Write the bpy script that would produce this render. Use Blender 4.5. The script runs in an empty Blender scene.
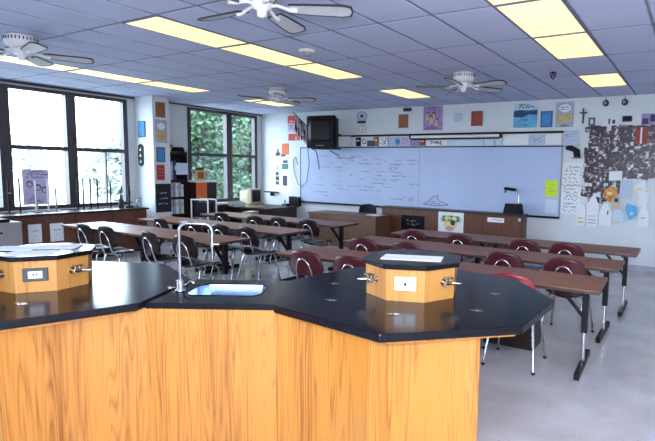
import bpy, bmesh, math, random
from mathutils import Vector, Matrix
R = math.radians
random.seed(7)
scene = bpy.context.scene
col = scene.collection

# ------------------------------------------------------------------ camera, world, lights, exposure
YAW, PITCH, ROLL, FPX = 0.528, 0.103, 0.019, 505.96
EYE = Vector((0, 0, 1.734))
fw = Vector((-math.sin(YAW)*math.cos(PITCH), math.cos(YAW)*math.cos(PITCH), -math.sin(PITCH)))
rt0 = Vector((math.cos(YAW), math.sin(YAW), 0)); up0 = rt0.cross(fw)
rt = rt0*math.cos(ROLL) + up0*math.sin(ROLL); up = up0*math.cos(ROLL) - rt0*math.sin(ROLL)
cd = bpy.data.cameras.new('camera'); cam = bpy.data.objects.new('camera', cd); col.objects.link(cam)
cd.sensor_fit = 'HORIZONTAL'; cd.sensor_width = 36; cd.lens = 36*FPX/655
cd.shift_x = (327.5-399.06)/655; cd.shift_y = (221.55-220.5)/655
cd.clip_start = 0.05; cd.clip_end = 300
cam.matrix_world = Matrix(((rt.x, up.x, -fw.x, EYE.x), (rt.y, up.y, -fw.y, EYE.y), (rt.z, up.z, -fw.z, EYE.z), (0, 0, 0, 1)))
scene.camera = cam

SKY = 9.0
FLASH = 190
PANEL = 0.56
world = bpy.data.worlds.new('world'); scene.world = world; world.use_nodes = True
bg = world.node_tree.nodes['Background']; bg.inputs[0].default_value = (0.70, 0.83, 1.0, 1); bg.inputs[1].default_value = SKY

fl = bpy.data.lights.new('camera_flash', 'POINT'); flo = bpy.data.objects.new('camera_flash', fl); col.objects.link(flo)
flo.location = (0.05, -0.03, 1.95); fl.energy = FLASH; fl.shadow_soft_size = 0.035; fl.color = (1.0, 0.97, 0.95)

for (y0, y1) in ((-0.1, 6.2), (7.65, 9.72)):
    pl = bpy.data.lights.new('window_portal', 'AREA'); po = bpy.data.objects.new('window_portal', pl); col.objects.link(po)
    pl.shape = 'RECTANGLE'; pl.size = 2.1; pl.size_y = y1-y0; pl.cycles.is_portal = True
    po.location = (-10.12, (y0+y1)/2, 1.98); po.rotation_euler = (0, R(-90), 0)
for (x0, x1) in ((-2.4, 1.9),):  # portal for the added rear window
    pl = bpy.data.lights.new('window_portal', 'AREA'); po = bpy.data.objects.new('window_portal', pl); col.objects.link(po)
    pl.shape = 'RECTANGLE'; pl.size = x1-x0; pl.size_y = 2.1; pl.cycles.is_portal = True
    po.location = ((x0+x1)/2, -2.25, 1.98); po.rotation_euler = (R(90), 0, 0)

vs = scene.view_settings
vs.view_transform = 'Standard'; vs.look = 'None'; vs.gamma = 1; vs.use_curve_mapping = False
vs.exposure = 1.0

# ------------------------------------------------------------------ materials
def mat(name, c, rough=0.5, metal=0.0, var=0.06, scale=14.0, bump=0.0, spec=0.5, stretch=(1, 1, 1), coat=0.0):
    m = bpy.data.materials.new(name); m.use_nodes = True
    nt = m.node_tree; b = nt.nodes['Principled BSDF']
    b.inputs['Roughness'].default_value = rough; b.inputs['Metallic'].default_value = metal
    b.inputs['Specular IOR Level'].default_value = spec; b.inputs['Coat Weight'].default_value = coat
    tc = nt.nodes.new('ShaderNodeTexCoord'); mp = nt.nodes.new('ShaderNodeMapping'); mp.inputs['Scale'].default_value = stretch
    n = nt.nodes.new('ShaderNodeTexNoise'); n.inputs['Scale'].default_value = scale; n.inputs['Detail'].default_value = 4
    r = nt.nodes.new('ShaderNodeValToRGB')
    lo = [max(0, x*(1-var)) for x in c]; hi = [min(1, x*(1+var)) for x in c]
    r.color_ramp.elements[0].color = (*lo, 1); r.color_ramp.elements[1].color = (*hi, 1)
    r.color_ramp.elements[0].position = 0.3; r.color_ramp.elements[1].position = 0.7
    nt.links.new(tc.outputs['Object'], mp.inputs[0]); nt.links.new(mp.outputs[0], n.inputs['Vector'])
    nt.links.new(n.outputs['Fac'], r.inputs[0]); nt.links.new(r.outputs[0], b.inputs['Base Color'])
    if bump:
        bp = nt.nodes.new('ShaderNodeBump'); bp.inputs['Strength'].default_value = bump; bp.inputs['Distance'].default_value = 0.01
        nt.links.new(n.outputs['Fac'], bp.inputs['Height']); nt.links.new(bp.outputs[0], b.inputs['Normal'])
    return m

def oak(name, dark, light, rough=0.35):
    m = bpy.data.materials.new(name); m.use_nodes = True
    nt = m.node_tree; L = nt.links.new; b = nt.nodes['Principled BSDF']; b.inputs['Roughness'].default_value = rough
    tc = nt.nodes.new('ShaderNodeTexCoord')
    mp = nt.nodes.new('ShaderNodeMapping'); mp.inputs['Scale'].default_value = (5.0, 5.0, 0.22)
    n1 = nt.nodes.new('ShaderNodeTexNoise'); n1.inputs['Scale'].default_value = 1.3; n1.inputs['Detail'].default_value = 2; n1.inputs['Distortion'].default_value = 0.3
    mu = nt.nodes.new('ShaderNodeMath'); mu.operation = 'MULTIPLY'; mu.inputs[1].default_value = 22
    fr = nt.nodes.new('ShaderNodeMath'); fr.operation = 'PINGPONG'; fr.inputs[1].default_value = 0.5
    mp2 = nt.nodes.new('ShaderNodeMapping'); mp2.inputs['Scale'].default_value = (90, 90, 2.5)
    n2 = nt.nodes.new('ShaderNodeTexNoise'); n2.inputs['Scale'].default_value = 1.0; n2.inputs['Detail'].default_value = 3
    mp3 = nt.nodes.new('ShaderNodeMapping'); mp3.inputs['Scale'].default_value = (5, 5, 0.05)
    n3 = nt.nodes.new('ShaderNodeTexNoise'); n3.inputs['Scale'].default_value = 1.0; n3.inputs['Detail'].default_value = 2
    for a in (mp, mp2, mp3): L(tc.outputs['Object'], a.inputs[0])
    L(mp.outputs[0], n1.inputs['Vector']); L(n1.outputs['Fac'], mu.inputs[0]); L(mu.outputs[0], fr.inputs[0]); pw = nt.nodes.new('ShaderNodeMath'); pw.operation = 'POWER'; pw.inputs[1].default_value = 0.5; L(fr.outputs[0], pw.inputs[0])
    L(mp2.outputs[0], n2.inputs['Vector']); L(mp3.outputs[0], n3.inputs['Vector'])
    a1 = nt.nodes.new('ShaderNodeMath'); a1.operation = 'MULTIPLY_ADD'; a1.inputs[1].default_value = 0.48
    L(pw.outputs[0], a1.inputs[0])
    m2 = nt.nodes.new('ShaderNodeMath'); m2.operation = 'MULTIPLY_ADD'; m2.inputs[1].default_value = 0.6; L(n2.outputs['Fac'], m2.inputs[0])
    m3 = nt.nodes.new('ShaderNodeMath'); m3.operation = 'MULTIPLY_ADD'; m3.inputs[1].default_value = 1.1; m3.inputs[2].default_value = -0.56; L(n3.outputs['Fac'], m3.inputs[0])
    L(m3.outputs[0], m2.inputs[2]); L(m2.outputs[0], a1.inputs[2])
    r = nt.nodes.new('ShaderNodeValToRGB'); r.color_ramp.elements[0].color = (*dark, 1); r.color_ramp.elements[1].color = (*light, 1)
    r.color_ramp.elements[0].position = 0.16; r.color_ramp.elements[1].position = 0.58
    L(a1.outputs[0], r.inputs[0]); L(r.outputs[0], b.inputs['Base Color'])
    return m

def terrazzo():
    m = bpy.data.materials.new('floor_terrazzo'); m.use_nodes = True
    nt = m.node_tree; L = nt.links.new; b = nt.nodes['Principled BSDF']
    tc = nt.nodes.new('ShaderNodeTexCoord')
    v = nt.nodes.new('ShaderNodeTexNoise'); v.inputs['Scale'].default_value = 55; v.inputs['Detail'].default_value = 5; v.inputs['Roughness'].default_value = 0.7
    n = nt.nodes.new('ShaderNodeTexNoise'); n.inputs['Scale'].default_value = 2.2; n.inputs['Detail'].default_value = 5
    L(tc.outputs['Object'], v.inputs['Vector']); L(tc.outputs['Object'], n.inputs['Vector'])
    r1 = nt.nodes.new('ShaderNodeValToRGB'); e = r1.color_ramp.elements
    e[0].position = 0.30; e[0].color = (0.26, 0.25, 0.26, 1); e[1].position = 0.43; e[1].color = (0.62, 0.61, 0.64, 1)
    r2 = nt.nodes.new('ShaderNodeValToRGB'); e = r2.color_ramp.elements
    e[0].position = 0.3; e[0].color = (0.80, 0.76, 0.75, 1); e[1].position = 0.7; e[1].color = (1, 1, 1, 1)
    mx = nt.nodes.new('ShaderNodeMix'); mx.data_type = 'RGBA'; mx.blend_type = 'MULTIPLY'; mx.inputs[0].default_value = 1
    L(v.outputs['Fac'], r1.inputs[0]); L(n.outputs['Fac'], r2.inputs[0]); L(r1.outputs[0], mx.inputs[6]); L(r2.outputs[0], mx.inputs[7])
    L(mx.outputs[2], b.inputs['Base Color'])
    rr = nt.nodes.new('ShaderNodeMapRange'); rr.inputs[3].default_value = 0.10; rr.inputs[4].default_value = 0.30
    L(n.outputs['Fac'], rr.inputs[0]); L(rr.outputs[0], b.inputs['Roughness'])
    b.inputs['Specular IOR Level'].default_value = 0.6
    return m

def emit(name, c, s):
    m = bpy.data.materials.new(name); m.use_nodes = True
    nt = m.node_tree; b = nt.nodes['Principled BSDF']; b.inputs['Base Color'].default_value = (0.8, 0.78, 0.7, 1)
    b.inputs['Emission Color'].default_value = (*c, 1); b.inputs['Emission Strength'].default_value = s
    return m

def glass(name, tint, refl=0.08):
    m = bpy.data.materials.new(name); m.use_nodes = True
    nt = m.node_tree; nt.nodes.remove(nt.nodes['Principled BSDF']); o = nt.nodes['Material Output']
    t = nt.nodes.new('ShaderNodeBsdfTransparent'); t.inputs[0].default_value = (*tint, 1)
    g = nt.nodes.new('ShaderNodeBsdfGlossy'); g.inputs['Roughness'].default_value = 0.02
    x = nt.nodes.new('ShaderNodeMixShader'); x.inputs[0].default_value = refl
    nt.links.new(t.outputs[0], x.inputs[1]); nt.links.new(g.outputs[0], x.inputs[2]); nt.links.new(x.outputs[0], o.inputs[0])
    return m

def photo_print():
    m = bpy.data.materials.new('snapshot_print'); m.use_nodes = True
    nt = m.node_tree; L = nt.links.new; b = nt.nodes['Principled BSDF']; b.inputs['Roughness'].default_value = 0.35
    tc = nt.nodes.new('ShaderNodeTexCoord'); oi = nt.nodes.new('ShaderNodeObjectInfo')
    mu = nt.nodes.new('ShaderNodeMath'); mu.operation = 'MULTIPLY'; mu.inputs[1].default_value = 50
    n = nt.nodes.new('ShaderNodeTexNoise'); n.noise_dimensions = '4D'; n.inputs['Scale'].default_value = 11; n.inputs['Detail'].default_value = 2
    L(oi.outputs['Random'], mu.inputs[0]); L(mu.outputs[0], n.inputs['W']); L(tc.outputs['Object'], n.inputs['Vector'])
    r = nt.nodes.new('ShaderNodeValToRGB'); r.color_ramp.interpolation = 'LINEAR'
    e = r.color_ramp.elements
    e[0].position = 0.44; e[0].color = (0.008, 0.005, 0.012, 1); e[1].position = 0.67; e[1].color = (0.85, 0.80, 0.92, 1)
    for p, c in ((0.51, (0.025, 0.014, 0.03)), (0.55, (0.12, 0.045, 0.07)), (0.60, (0.36, 0.26, 0.34))):
        k = e.new(p); k.color = (*c, 1)
    L(n.outputs['Fac'], r.inputs[0]); L(r.outputs[0], b.inputs['Base Color'])
    return m

def striped(name, c1, c2, axis, freq):
    m = bpy.data.materials.new(name); m.use_nodes = True
    nt = m.node_tree; L = nt.links.new; b = nt.nodes['Principled BSDF']; b.inputs['Roughness'].default_value = 0.8
    tc = nt.nodes.new('ShaderNodeTexCoord'); sp = nt.nodes.new('ShaderNodeSeparateXYZ')
    mu = nt.nodes.new('ShaderNodeMath'); mu.operation = 'MULTIPLY'; mu.inputs[1].default_value = freq
    fr = nt.nodes.new('ShaderNodeMath'); fr.operation = 'FRACT'
    gt = nt.nodes.new('ShaderNodeMath'); gt.operation = 'GREATER_THAN'; gt.inputs[1].default_value = 0.5
    mx = nt.nodes.new('ShaderNodeMix'); mx.data_type = 'RGBA'; mx.inputs[6].default_value = (*c1, 1); mx.inputs[7].default_value = (*c2, 1)
    L(tc.outputs['Object'], sp.inputs[0]); L(sp.outputs[axis], mu.inputs[0]); L(mu.outputs[0], fr.inputs[0]); L(fr.outputs[0], gt.inputs[0])
    L(gt.outputs[0], mx.inputs[0]); L(mx.outputs[2], b.inputs['Base Color'])
    return m

M = {}
M['floor'] = terrazzo()
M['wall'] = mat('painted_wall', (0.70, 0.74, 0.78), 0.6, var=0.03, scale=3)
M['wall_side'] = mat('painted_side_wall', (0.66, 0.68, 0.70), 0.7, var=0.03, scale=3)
M['tile'] = mat('acoustic_tile', (0.58, 0.62, 0.84), 0.95, var=0.10, scale=160, bump=0.25, spec=0.1)  # white tile; the dim bluish light is put into its colour
M['tbar'] = mat('ceiling_grid_paint', (0.20, 0.21, 0.30), 0.6)
M['plenum'] = mat('plenum_dark', (0.10, 0.10, 0.12), 0.9)
M['panel_light'] = emit('diffuser_glow', (1.0, 0.76, 0.30), PANEL)
M['bronze'] = mat('dark_bronze_frame', (0.050, 0.042, 0.050), 0.4, var=0.1)
M['glass'] = glass('window_glass', (0.94, 0.97, 0.97), 0.06)
M['clear'] = glass('clear_glassware', (0.80, 0.88, 0.92), 0.18)
M['oak'] = oak('oak_laminate', (0.22, 0.064, 0.007), (0.49, 0.200, 0.034))
M['oak_pale'] = oak('oak_laminate_box', (0.36, 0.135, 0.024), (0.56, 0.265, 0.070))
M['epoxy'] = mat('black_epoxy', (0.006, 0.006, 0.010), 0.17, var=0.2, scale=40, spec=0.16)
M['steel'] = mat('stainless_steel', (0.42, 0.54, 0.80), 0.24, 1.0, var=0.05, scale=20)
M['chrome'] = mat('chrome', (0.60, 0.60, 0.64), 0.12, 1.0, var=0.02)
M['brass'] = mat('tarnished_tap_metal', (0.42, 0.36, 0.32), 0.25, 1.0, var=0.1)
M['walnut'] = mat('walnut_laminate', (0.25, 0.098, 0.055), 0.42, var=0.30, scale=5, stretch=(1, 8, 8))
M['walnut_edge'] = mat('walnut_edge', (0.045, 0.020, 0.016), 0.4, var=0.15)
M['black_metal'] = mat('black_painted_steel', (0.008, 0.007, 0.009), 0.45, var=0.15, spec=0.2)
M['maroon'] = mat('maroon_plastic', (0.070, 0.012, 0.018), 0.30, var=0.08, spec=0.3)
M['maroon_flashlit'] = mat('maroon_flashlit', (0.25, 0.016, 0.030), 0.25, var=0.06)  # maroon brightened: the flash light is put into this chair's colour
M['brown_plastic'] = mat('dark_brown_plastic', (0.016, 0.007, 0.007), 0.32, var=0.08, spec=0.25)
M['cabinet'] = mat('red_brown_cabinet', (0.135, 0.050, 0.030), 0.4, var=0.25, scale=4, stretch=(6, 6, 0.8))
M['desk_wood'] = mat('brown_desk_wood', (0.155, 0.078, 0.046), 0.45, var=0.22, scale=4, stretch=(1, 6, 6))
M['dark_wood'] = mat('dark_brown_wood', (0.022, 0.010, 0.008), 0.4, var=0.25, scale=6)
M['white_paint'] = mat('white_enamel', (0.80, 0.80, 0.82), 0.35, var=0.02)
M['paper'] = mat('white_paper', (0.82, 0.84, 0.88), 0.8, var=0.02)
M['paper_blue'] = mat('pale_blue_paper', (0.60, 0.70, 0.84), 0.8, var=0.05)
M['board'] = mat('whiteboard_surface', (0.46, 0.55, 0.79), 0.4, var=0.04, scale=1.2)
M['ink'] = mat('black_marker', (0.03, 0.03, 0.07), 0.6)
M['ink_soft'] = mat('faded_marker', (0.12, 0.14, 0.28), 0.6)
M['ink_red'] = mat('red_marker', (0.55, 0.05, 0.12), 0.6)
M['blade'] = mat('fan_blade', (0.60, 0.60, 0.63), 0.45, var=0.05)
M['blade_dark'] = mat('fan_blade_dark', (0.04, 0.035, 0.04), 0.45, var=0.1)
M['grey_metal'] = mat('grey_cabinet_metal', (0.30, 0.29, 0.30), 0.5, var=0.05)
M['black_plastic'] = mat('black_plastic', (0.008, 0.006, 0.010), 0.5, var=0.1, spec=0.15)
M['screen'] = mat('dark_screen', (0.008, 0.005, 0.010), 0.35, var=0.1, spec=0.2)
M['beige'] = mat('beige_plastic', (0.46, 0.39, 0.27), 0.5, var=0.05)
M['leaf_houseplant'] = mat('dry_dark_leaf', (0.10, 0.045, 0.030), 0.6, var=0.4)
M['photo'] = photo_print()
def backlit(name, c):
    m = bpy.data.materials.new(name); m.use_nodes = True
    nt = m.node_tree; nt.nodes.remove(nt.nodes['Principled BSDF']); o = nt.nodes['Material Output']
    n = nt.nodes.new('ShaderNodeTexNoise'); n.inputs['Scale'].default_value = 9
    r = nt.nodes.new('ShaderNodeValToRGB'); r.color_ramp.elements[0].color = (*[x*.75 for x in c], 1); r.color_ramp.elements[1].color = (*c, 1)
    d = nt.nodes.new('ShaderNodeBsdfDiffuse'); t = nt.nodes.new('ShaderNodeBsdfTranslucent'); x = nt.nodes.new('ShaderNodeMixShader'); x.inputs[0].default_value = 0.12
    for k in (d, t): nt.links.new(r.outputs[0], k.inputs[0])
    nt.links.new(n.outputs['Fac'], r.inputs[0]); nt.links.new(d.outputs[0], x.inputs[1]); nt.links.new(t.outputs[0], x.inputs[2]); nt.links.new(x.outputs[0], o.inputs[0])
    return m
M['thin_purple'] = backlit('thin_purple_poster', (0.66, 0.58, 0.82))
def flat(name, c, rough=0.6, var=0.05, scale=20): M[name] = mat(name, c, rough, var=var, scale=scale); return M[name]
flat('blue_print', (0.05, 0.24, 0.56), var=0.15); flat('teal_print', (0.13, 0.45, 0.68), var=0.25, scale=8); flat('navy_print', (0.02, 0.06, 0.14))
flat('red_print', (0.60, 0.045, 0.05), var=0.15); flat('orange_print', (0.78, 0.16, 0.04), var=0.1); flat('rust_print', (0.30, 0.05, 0.035), var=0.2)
flat('brown_print', (0.30, 0.115, 0.05), var=0.2); flat('purple_print', (0.36, 0.24, 0.52), var=0.3, scale=12); flat('grey_print', (0.42, 0.42, 0.52), var=0.2)
flat('yellow_print', (0.62, 0.46, 0.12), var=0.3); flat('neon_yellow', (0.62, 0.82, 0.03)); flat('pale_yellow', (0.78, 0.68, 0.25), var=0.1)
flat('skin_print', (0.70, 0.42, 0.32)); flat('gold_print', (0.62, 0.27, 0.06), var=0.5, scale=14); flat('sky_paper', (0.10, 0.45, 0.80), var=0.1)
flat('tan_paper', (0.60, 0.50, 0.32)); flat('green_print', (0.05, 0.22, 0.14), var=0.2); flat('pink_print', (0.72, 0.32, 0.40), var=0.15)
flat('lilac_print', (0.52, 0.48, 0.66), var=0.1); flat('black_print', (0.008, 0.007, 0.010)); flat('light_blue_grey', (0.50, 0.58, 0.72), var=0.1)
M['leaf_a'] = mat('tree_leaf', (0.020, 0.046, 0.022), 0.6, var=0.5, scale=1.5)
M['leaf_b'] = mat('tree_leaf_light', (0.040, 0.085, 0.040), 0.6, var=0.5, scale=1.5)
M['leaf_c'] = mat('tree_leaf_glare', (0.42, 0.45, 0.42), 0.6, var=0.3, scale=1.5)  # leaf tone bleached to paint in the window glare
M['bark'] = mat('bark', (0.06, 0.045, 0.035), 0.9, var=0.3)
M['lawn'] = mat('lawn', (0.26, 0.28, 0.24), 0.9, var=0.2, scale=2)
M['flag'] = striped('flag_stripes', (0.05, 0.03, 0.08), (0.62, 0.55, 0.62), 0, 16)

# ------------------------------------------------------------------ mesh builder
class MB:
    def __init__(s): s.v = []; s.f = []; s.sm = []
    def add(s, vs, fs, smooth=False):
        o = len(s.v); s.v += [tuple(x) for x in vs]; s.f += [tuple(i+o for i in f) for f in fs]; s.sm += [smooth]*len(fs); return s
    def box(s, x0, x1, y0, y1, z0, z1):
        v = [(x, y, z) for z in (z0, z1) for y in (y0, y1) for x in (x0, x1)]
        return s.add(v, [(0, 2, 3, 1), (4, 5, 7, 6), (0, 1, 5, 4), (2, 6, 7, 3), (0, 4, 6, 2), (1, 3, 7, 5)])
    def obox(s, c, size, mtx):
        c = Vector(c); h = [x/2 for x in size]
        v = [c + mtx @ Vector((x*h[0], y*h[1], z*h[2])) for z in (-1, 1) for y in (-1, 1) for x in (-1, 1)]
        return s.add(v, [(0, 2, 3, 1), (4, 5, 7, 6), (0, 1, 5, 4), (2, 6, 7, 3), (0, 4, 6, 2), (1, 3, 7, 5)])
    def prism(s, poly, z0, z1, scale_top=None):
        n = len(poly); t = scale_top or poly
        v = [(p[0], p[1], z0) for p in poly] + [(p[0], p[1], z1) for p in t]
        return s.add(v, [tuple(range(n-1, -1, -1)), tuple(range(n, 2*n))] + [(i, (i+1) % n, n+(i+1) % n, n+i) for i in range(n)])
    def plate(s, poly, axis, a0, a1):
        """outline given in the plane across axis, thick from a0 to a1"""
        n = len(poly)
        def P(p, a): return (a, p[0], p[1]) if axis == 0 else (p[0], a, p[1])
        v = [P(p, a0) for p in poly] + [P(p, a1) for p in poly]
        return s.add(v, [tuple(range(n)), tuple(range(2*n-1, n-1, -1))] + [(i, n+i, n+(i+1) % n, (i+1) % n) for i in range(n)])
    def tube(s, pts, r, seg=8, cap=True):
        pts = [Vector(p) for p in pts]; n = len(pts); rs = r if isinstance(r, (list, tuple)) else [r]*n
        t0 = (pts[1]-pts[0]).normalized(); a = Vector((0, 0, 1)) if abs(t0.z) < 0.9 else Vector((1, 0, 0)); nrm = (a - t0*a.dot(t0)).normalized()
        v = []
        for i, p in enumerate(pts):
            t = (pts[min(i+1, n-1)] - pts[max(i-1, 0)]).normalized()
            nrm = (nrm - t*nrm.dot(t)).normalized(); bn = t.cross(nrm)
            for k in range(seg):
                an = 2*math.pi*k/seg; v.append(p + (nrm*math.cos(an) + bn*math.sin(an))*rs[i])
        s.add(v, [(i*seg+k, i*seg+(k+1) % seg, (i+1)*seg+(k+1) % seg, (i+1)*seg+k) for i in range(n-1) for k in range(seg)], True)
        if cap: s.add(v[:seg], [tuple(range(seg-1, -1, -1))]); s.add(v[-seg:], [tuple(range(seg))])
        return s
    def lathe(s, prof, c=(0, 0, 0), seg=20):
        v = [(c[0]+r*math.cos(2*math.pi*k/seg), c[1]+r*math.sin(2*math.pi*k/seg), c[2]+z) for r, z in prof for k in range(seg)]
        n = len(prof)
        return s.add(v, [(i*seg+k, i*seg+(k+1) % seg, (i+1)*seg+(k+1) % seg, (i+1)*seg+k) for i in range(n-1) for k in range(seg)], True)
    def shell(s, fn, nu, nv, off):
        """two skins of a curved sheet: fn(u,v) with u,v in -1..1, off = offset vector of the second skin"""
        off = Vector(off); a = [Vector(fn(-1+2*i/nu, -1+2*j/nv)) for j in range(nv+1) for i in range(nu+1)]
        N = len(a); v = a + [p+off for p in a]; w = nu+1; f = []
        for j in range(nv):
            for i in range(nu):
                q = (j*w+i, j*w+i+1, (j+1)*w+i+1, (j+1)*w+i); f.append(q); f.append(tuple(N+k for k in reversed(q)))
        ring = [i for i in range(nu)] + [j*w+nu for j in range(nv)] + [nv*w+i for i in range(nu, 0, -1)] + [j*w for j in range(nv, 0, -1)]
        for k in range(len(ring)): x, y = ring[k], ring[(k+1) % len(ring)]; f.append((x, N+x, N+y, y))
        return s.add(v, f, True)
    def mesh(s, name, m):
        me = bpy.data.meshes.new(name); me.from_pydata([tuple(p) for p in s.v], [], s.f)
        me.polygons.foreach_set('use_smooth', s.sm); me.materials.append(m)
        bm = bmesh.new(); bm.from_mesh(me); bmesh.ops.recalc_face_normals(bm, faces=bm.faces); bm.to_mesh(me); bm.free(); me.update(); return me
    def build(s, name, m, parent=None, loc=None, bev=0.0):
        o = bpy.data.objects.new(name, s.mesh(name, M[m] if isinstance(m, str) else m)); col.objects.link(o)
        if parent: o.parent = parent
        if loc: o.location = loc
        if name in STROKE_NAMES: o['kind'] = 'stuff'
        if bev:
            b = o.modifiers.new('bevel', 'BEVEL'); b.width = bev; b.segments = 2; b.limit_method = 'ANGLE'
        return o

STROKE_NAMES = ('handwriting', 'printed_marks', 'lettering', 'writing', 'sketch', 'vent_slots', 'label_mark')
def tag(o, label=None, cat=None, group=None, kind=None):
    if label: o['label'] = label
    if cat: o['category'] = cat
    if group: o['group'] = group
    if kind: o['kind'] = kind
    return o
def thing(name, label, cat, loc=(0, 0, 0), rz=0.0, group=None):
    o = bpy.data.objects.new(name, None); o.empty_display_size = 0.1; col.objects.link(o)
    o.location = loc; o.rotation_euler = (0, 0, rz); return tag(o, label, cat, group)
def copy_tree(o, parent=None):
    c = o.copy(); col.objects.link(c)
    if parent: c.parent = parent
    for ch in list(o.children): copy_tree(ch, c)
    return c
def dup(root, loc, rz, label, group=None):
    kids = list(root.children); c = root.copy(); col.objects.link(c); c.location = loc; c.rotation_euler = (0, 0, rz); c['label'] = label
    if group: c['group'] = group
    for k in kids: copy_tree(k, c)
    return c
def struct(name, mb, m, bev=0.0): return tag(mb.build(name, m, bev=bev), kind='structure')

def strokes(mb, plane, a, x0, x1, z0, z1, rows, h=None, dens=0.75, t=0.006, rnd=None):
    """rows of illegible handwriting: short zigzag strokes, in the plane y=a ('y', seen from -y) or x=a ('x', seen from +x)"""
    rnd = rnd or random
    dz = (z1-z0)/rows; h = h or dz*0.5
    def P(u, w): return (u, a, w) if plane == 'y' else (a, u, w)
    for r in range(rows):
        zc = z1-(r+0.5)*dz; x = x0 + rnd.uniform(0, 0.15)*(x1-x0); end = x1 - rnd.uniform(0, 0.3)*(x1-x0)
        while x < end:
            w = h*rnd.uniform(0.35, 0.8)
            if rnd.random() < dens:
                u0, w0 = x, zc+rnd.uniform(-.5, .5)*h; u1, w1 = x+w, zc+rnd.uniform(-.5, .5)*h
                d = Vector((u1-u0, w1-w0)); n = Vector((-d.y, d.x)).normalized()*t/2
                mb.add([P(u0-n.x, w0-n.y), P(u1-n.x, w1-n.y), P(u1+n.x, w1+n.y), P(u0+n.x, w0+n.y)], [(0, 1, 2, 3)])
            x += w*1.05

# ================================================================== THE SETTING
XW, YB, HC = -10.076, 9.906, 3.107
XE, YR = 2.6, -2.2
WIN1 = (-0.08, 6.21, 0.90, 3.03); WIN2 = (7.63, 9.74, 0.86, 3.05)
struct('floor', MB().box(XW-0.2, XE+0.2, YR-0.2, YB+0.2, -0.1, 0), 'floor')
b = MB().box(XW-0.2, XE+0.2, YB, YB+0.2, 0, HC+0.2); struct('wall_back', b, 'wall')
b = MB()
for (y0, y1, z0, z1) in ((YR-0.2, WIN1[0], 0, HC+.2), (WIN1[1], WIN2[0], 0, HC+.2), (WIN2[1], YB, 0, HC+.2), (WIN1[0], WIN1[1], 0, WIN1[2]), (WIN1[0], WIN1[1], WIN1[3], HC+.2), (WIN2[0], WIN2[1], 0, WIN2[2]), (WIN2[0], WIN2[1], WIN2[3], HC+.2)):
    b.box(XW-0.1, XW, y0, y1, z0, z1)
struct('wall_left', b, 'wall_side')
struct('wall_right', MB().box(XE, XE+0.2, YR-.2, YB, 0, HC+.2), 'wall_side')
b = MB(); FILL_RW = [(-2.4, 1.9)]  # opening for the unseen window added as fill light
for (x0, x1, z0, z1) in ((XW, FILL_RW[0][0], 0, HC+.2), (FILL_RW[0][1], XE, 0, HC+.2), (FILL_RW[0][0], FILL_RW[0][1], 0, .93), (FILL_RW[0][0], FILL_RW[0][1], 3.03, HC+.2)):
    b.box(x0, x1, YR-.1, YR, z0, z1)
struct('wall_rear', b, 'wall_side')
struct('wall_pier', MB().box(XW, -9.47, 6.37, 6.74, 0, HC-0.002), 'wall')
struct('baseboard_back', MB().box(-2.7, XE, YB-0.015, YB, 0, 0.10), 'grey_print')

# ceiling: backing, separate acoustic tiles, grid bars
ceil = struct('ceiling', MB().box(XW-0.2, XE+0.2, YR-0.2, YB+0.2, HC+0.06, HC+0.2), 'plenum')
GX, GY, GX0, GY0 = 0.565, 1.147, -1.574, 3.031
RUNS = [0, 1, 2, 4]      # cells in y (from GY0) that hold a light
LCOL = [0, -6, -12]
def tile_mesh(w, l, name):
    b = MB(); g = 0.004; x0, x1, y0, y1 = g, w-g, g, l-g; e = 0.018
    # board with a rebated edge and a shallow bow towards the room
    n = 3; v = []; f = []
    for (ix, zx) in ((0, 0.0), (1, 0)):
        pass
    ym = (y0+y1)/2
    rows = [(y0, 0.010), (y0+e, 0.0), (ym-l*.25, -0.004), (ym, -0.001), (ym+l*.25, -0.004), (y1-e, 0.0), (y1, 0.010)]
    xs = [x0, x0+e, x1-e, x1]
    for (y, z) in rows:
        for i, x in enumerate(xs): v.append((x, y, max(z, 0.010) if i in (0, 3) else z))
    for j in range(len(rows)-1):
        for i in range(3): f.append((j*4+i, j*4+i+1, (j+1)*4+i+1, (j+1)*4+i))
    b.add(v, f)
    b.add([(x0, y0, 0.03), (x1, y0, 0.03), (x1, y1, 0.03), (x0, y1, 0.03)], [(0, 1, 2, 3)])
    for (p, q) in (((x0, y0), (x1, y0)), ((x1, y0), (x1, y1)), ((x1, y1), (x0, y1)), ((x0, y1), (x0, y0))):
        b.add([(*p, .01), (*q, .01), (*q, .03), (*p, .03)], [(0, 1, 2, 3)])
    return b.mesh(name, M['tile'])
xs = [XW] + [GX0+GX*k for k in range(-15, 8) if XW+0.02 < GX0+GX*k < XE-0.02] + [XE]
ys = [YR] + [GY0+GY*k for k in range(-5, 7) if YR+0.02 < GY0+GY*k < YB-0.02] + [YB]
light_cells = {(round(GX0+GX*c, 3), round(GY0+GY*r, 3)) for c in LCOL for r in RUNS}
cache = {}
for i in range(len(xs)-1):
    for j in range(len(ys)-1):
        w, l = xs[i+1]-xs[i], ys[j+1]-ys[j]
        if (round(xs[i], 3), round(ys[j], 3)) in light_cells: continue
        k = (round(w, 3), round(l, 3))
        if k not in cache: cache[k] = tile_mesh(w, l, 'ceiling_tile')
        o = bpy.data.objects.new('ceiling_tile', cache[k]); col.objects.link(o); o.location = (xs[i], ys[j], HC); o.parent = ceil
for x in xs[1:-1]: MB().box(x-0.007, x+0.007, YR, YB, HC-0.001, HC+0.012).build('grid_bar', 'tbar', ceil)
for y in ys[1:-1]: MB().box(XW, XE, y-0.006, y+0.006, HC, HC+0.0115).build('grid_bar', 'tbar', ceil)

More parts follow.
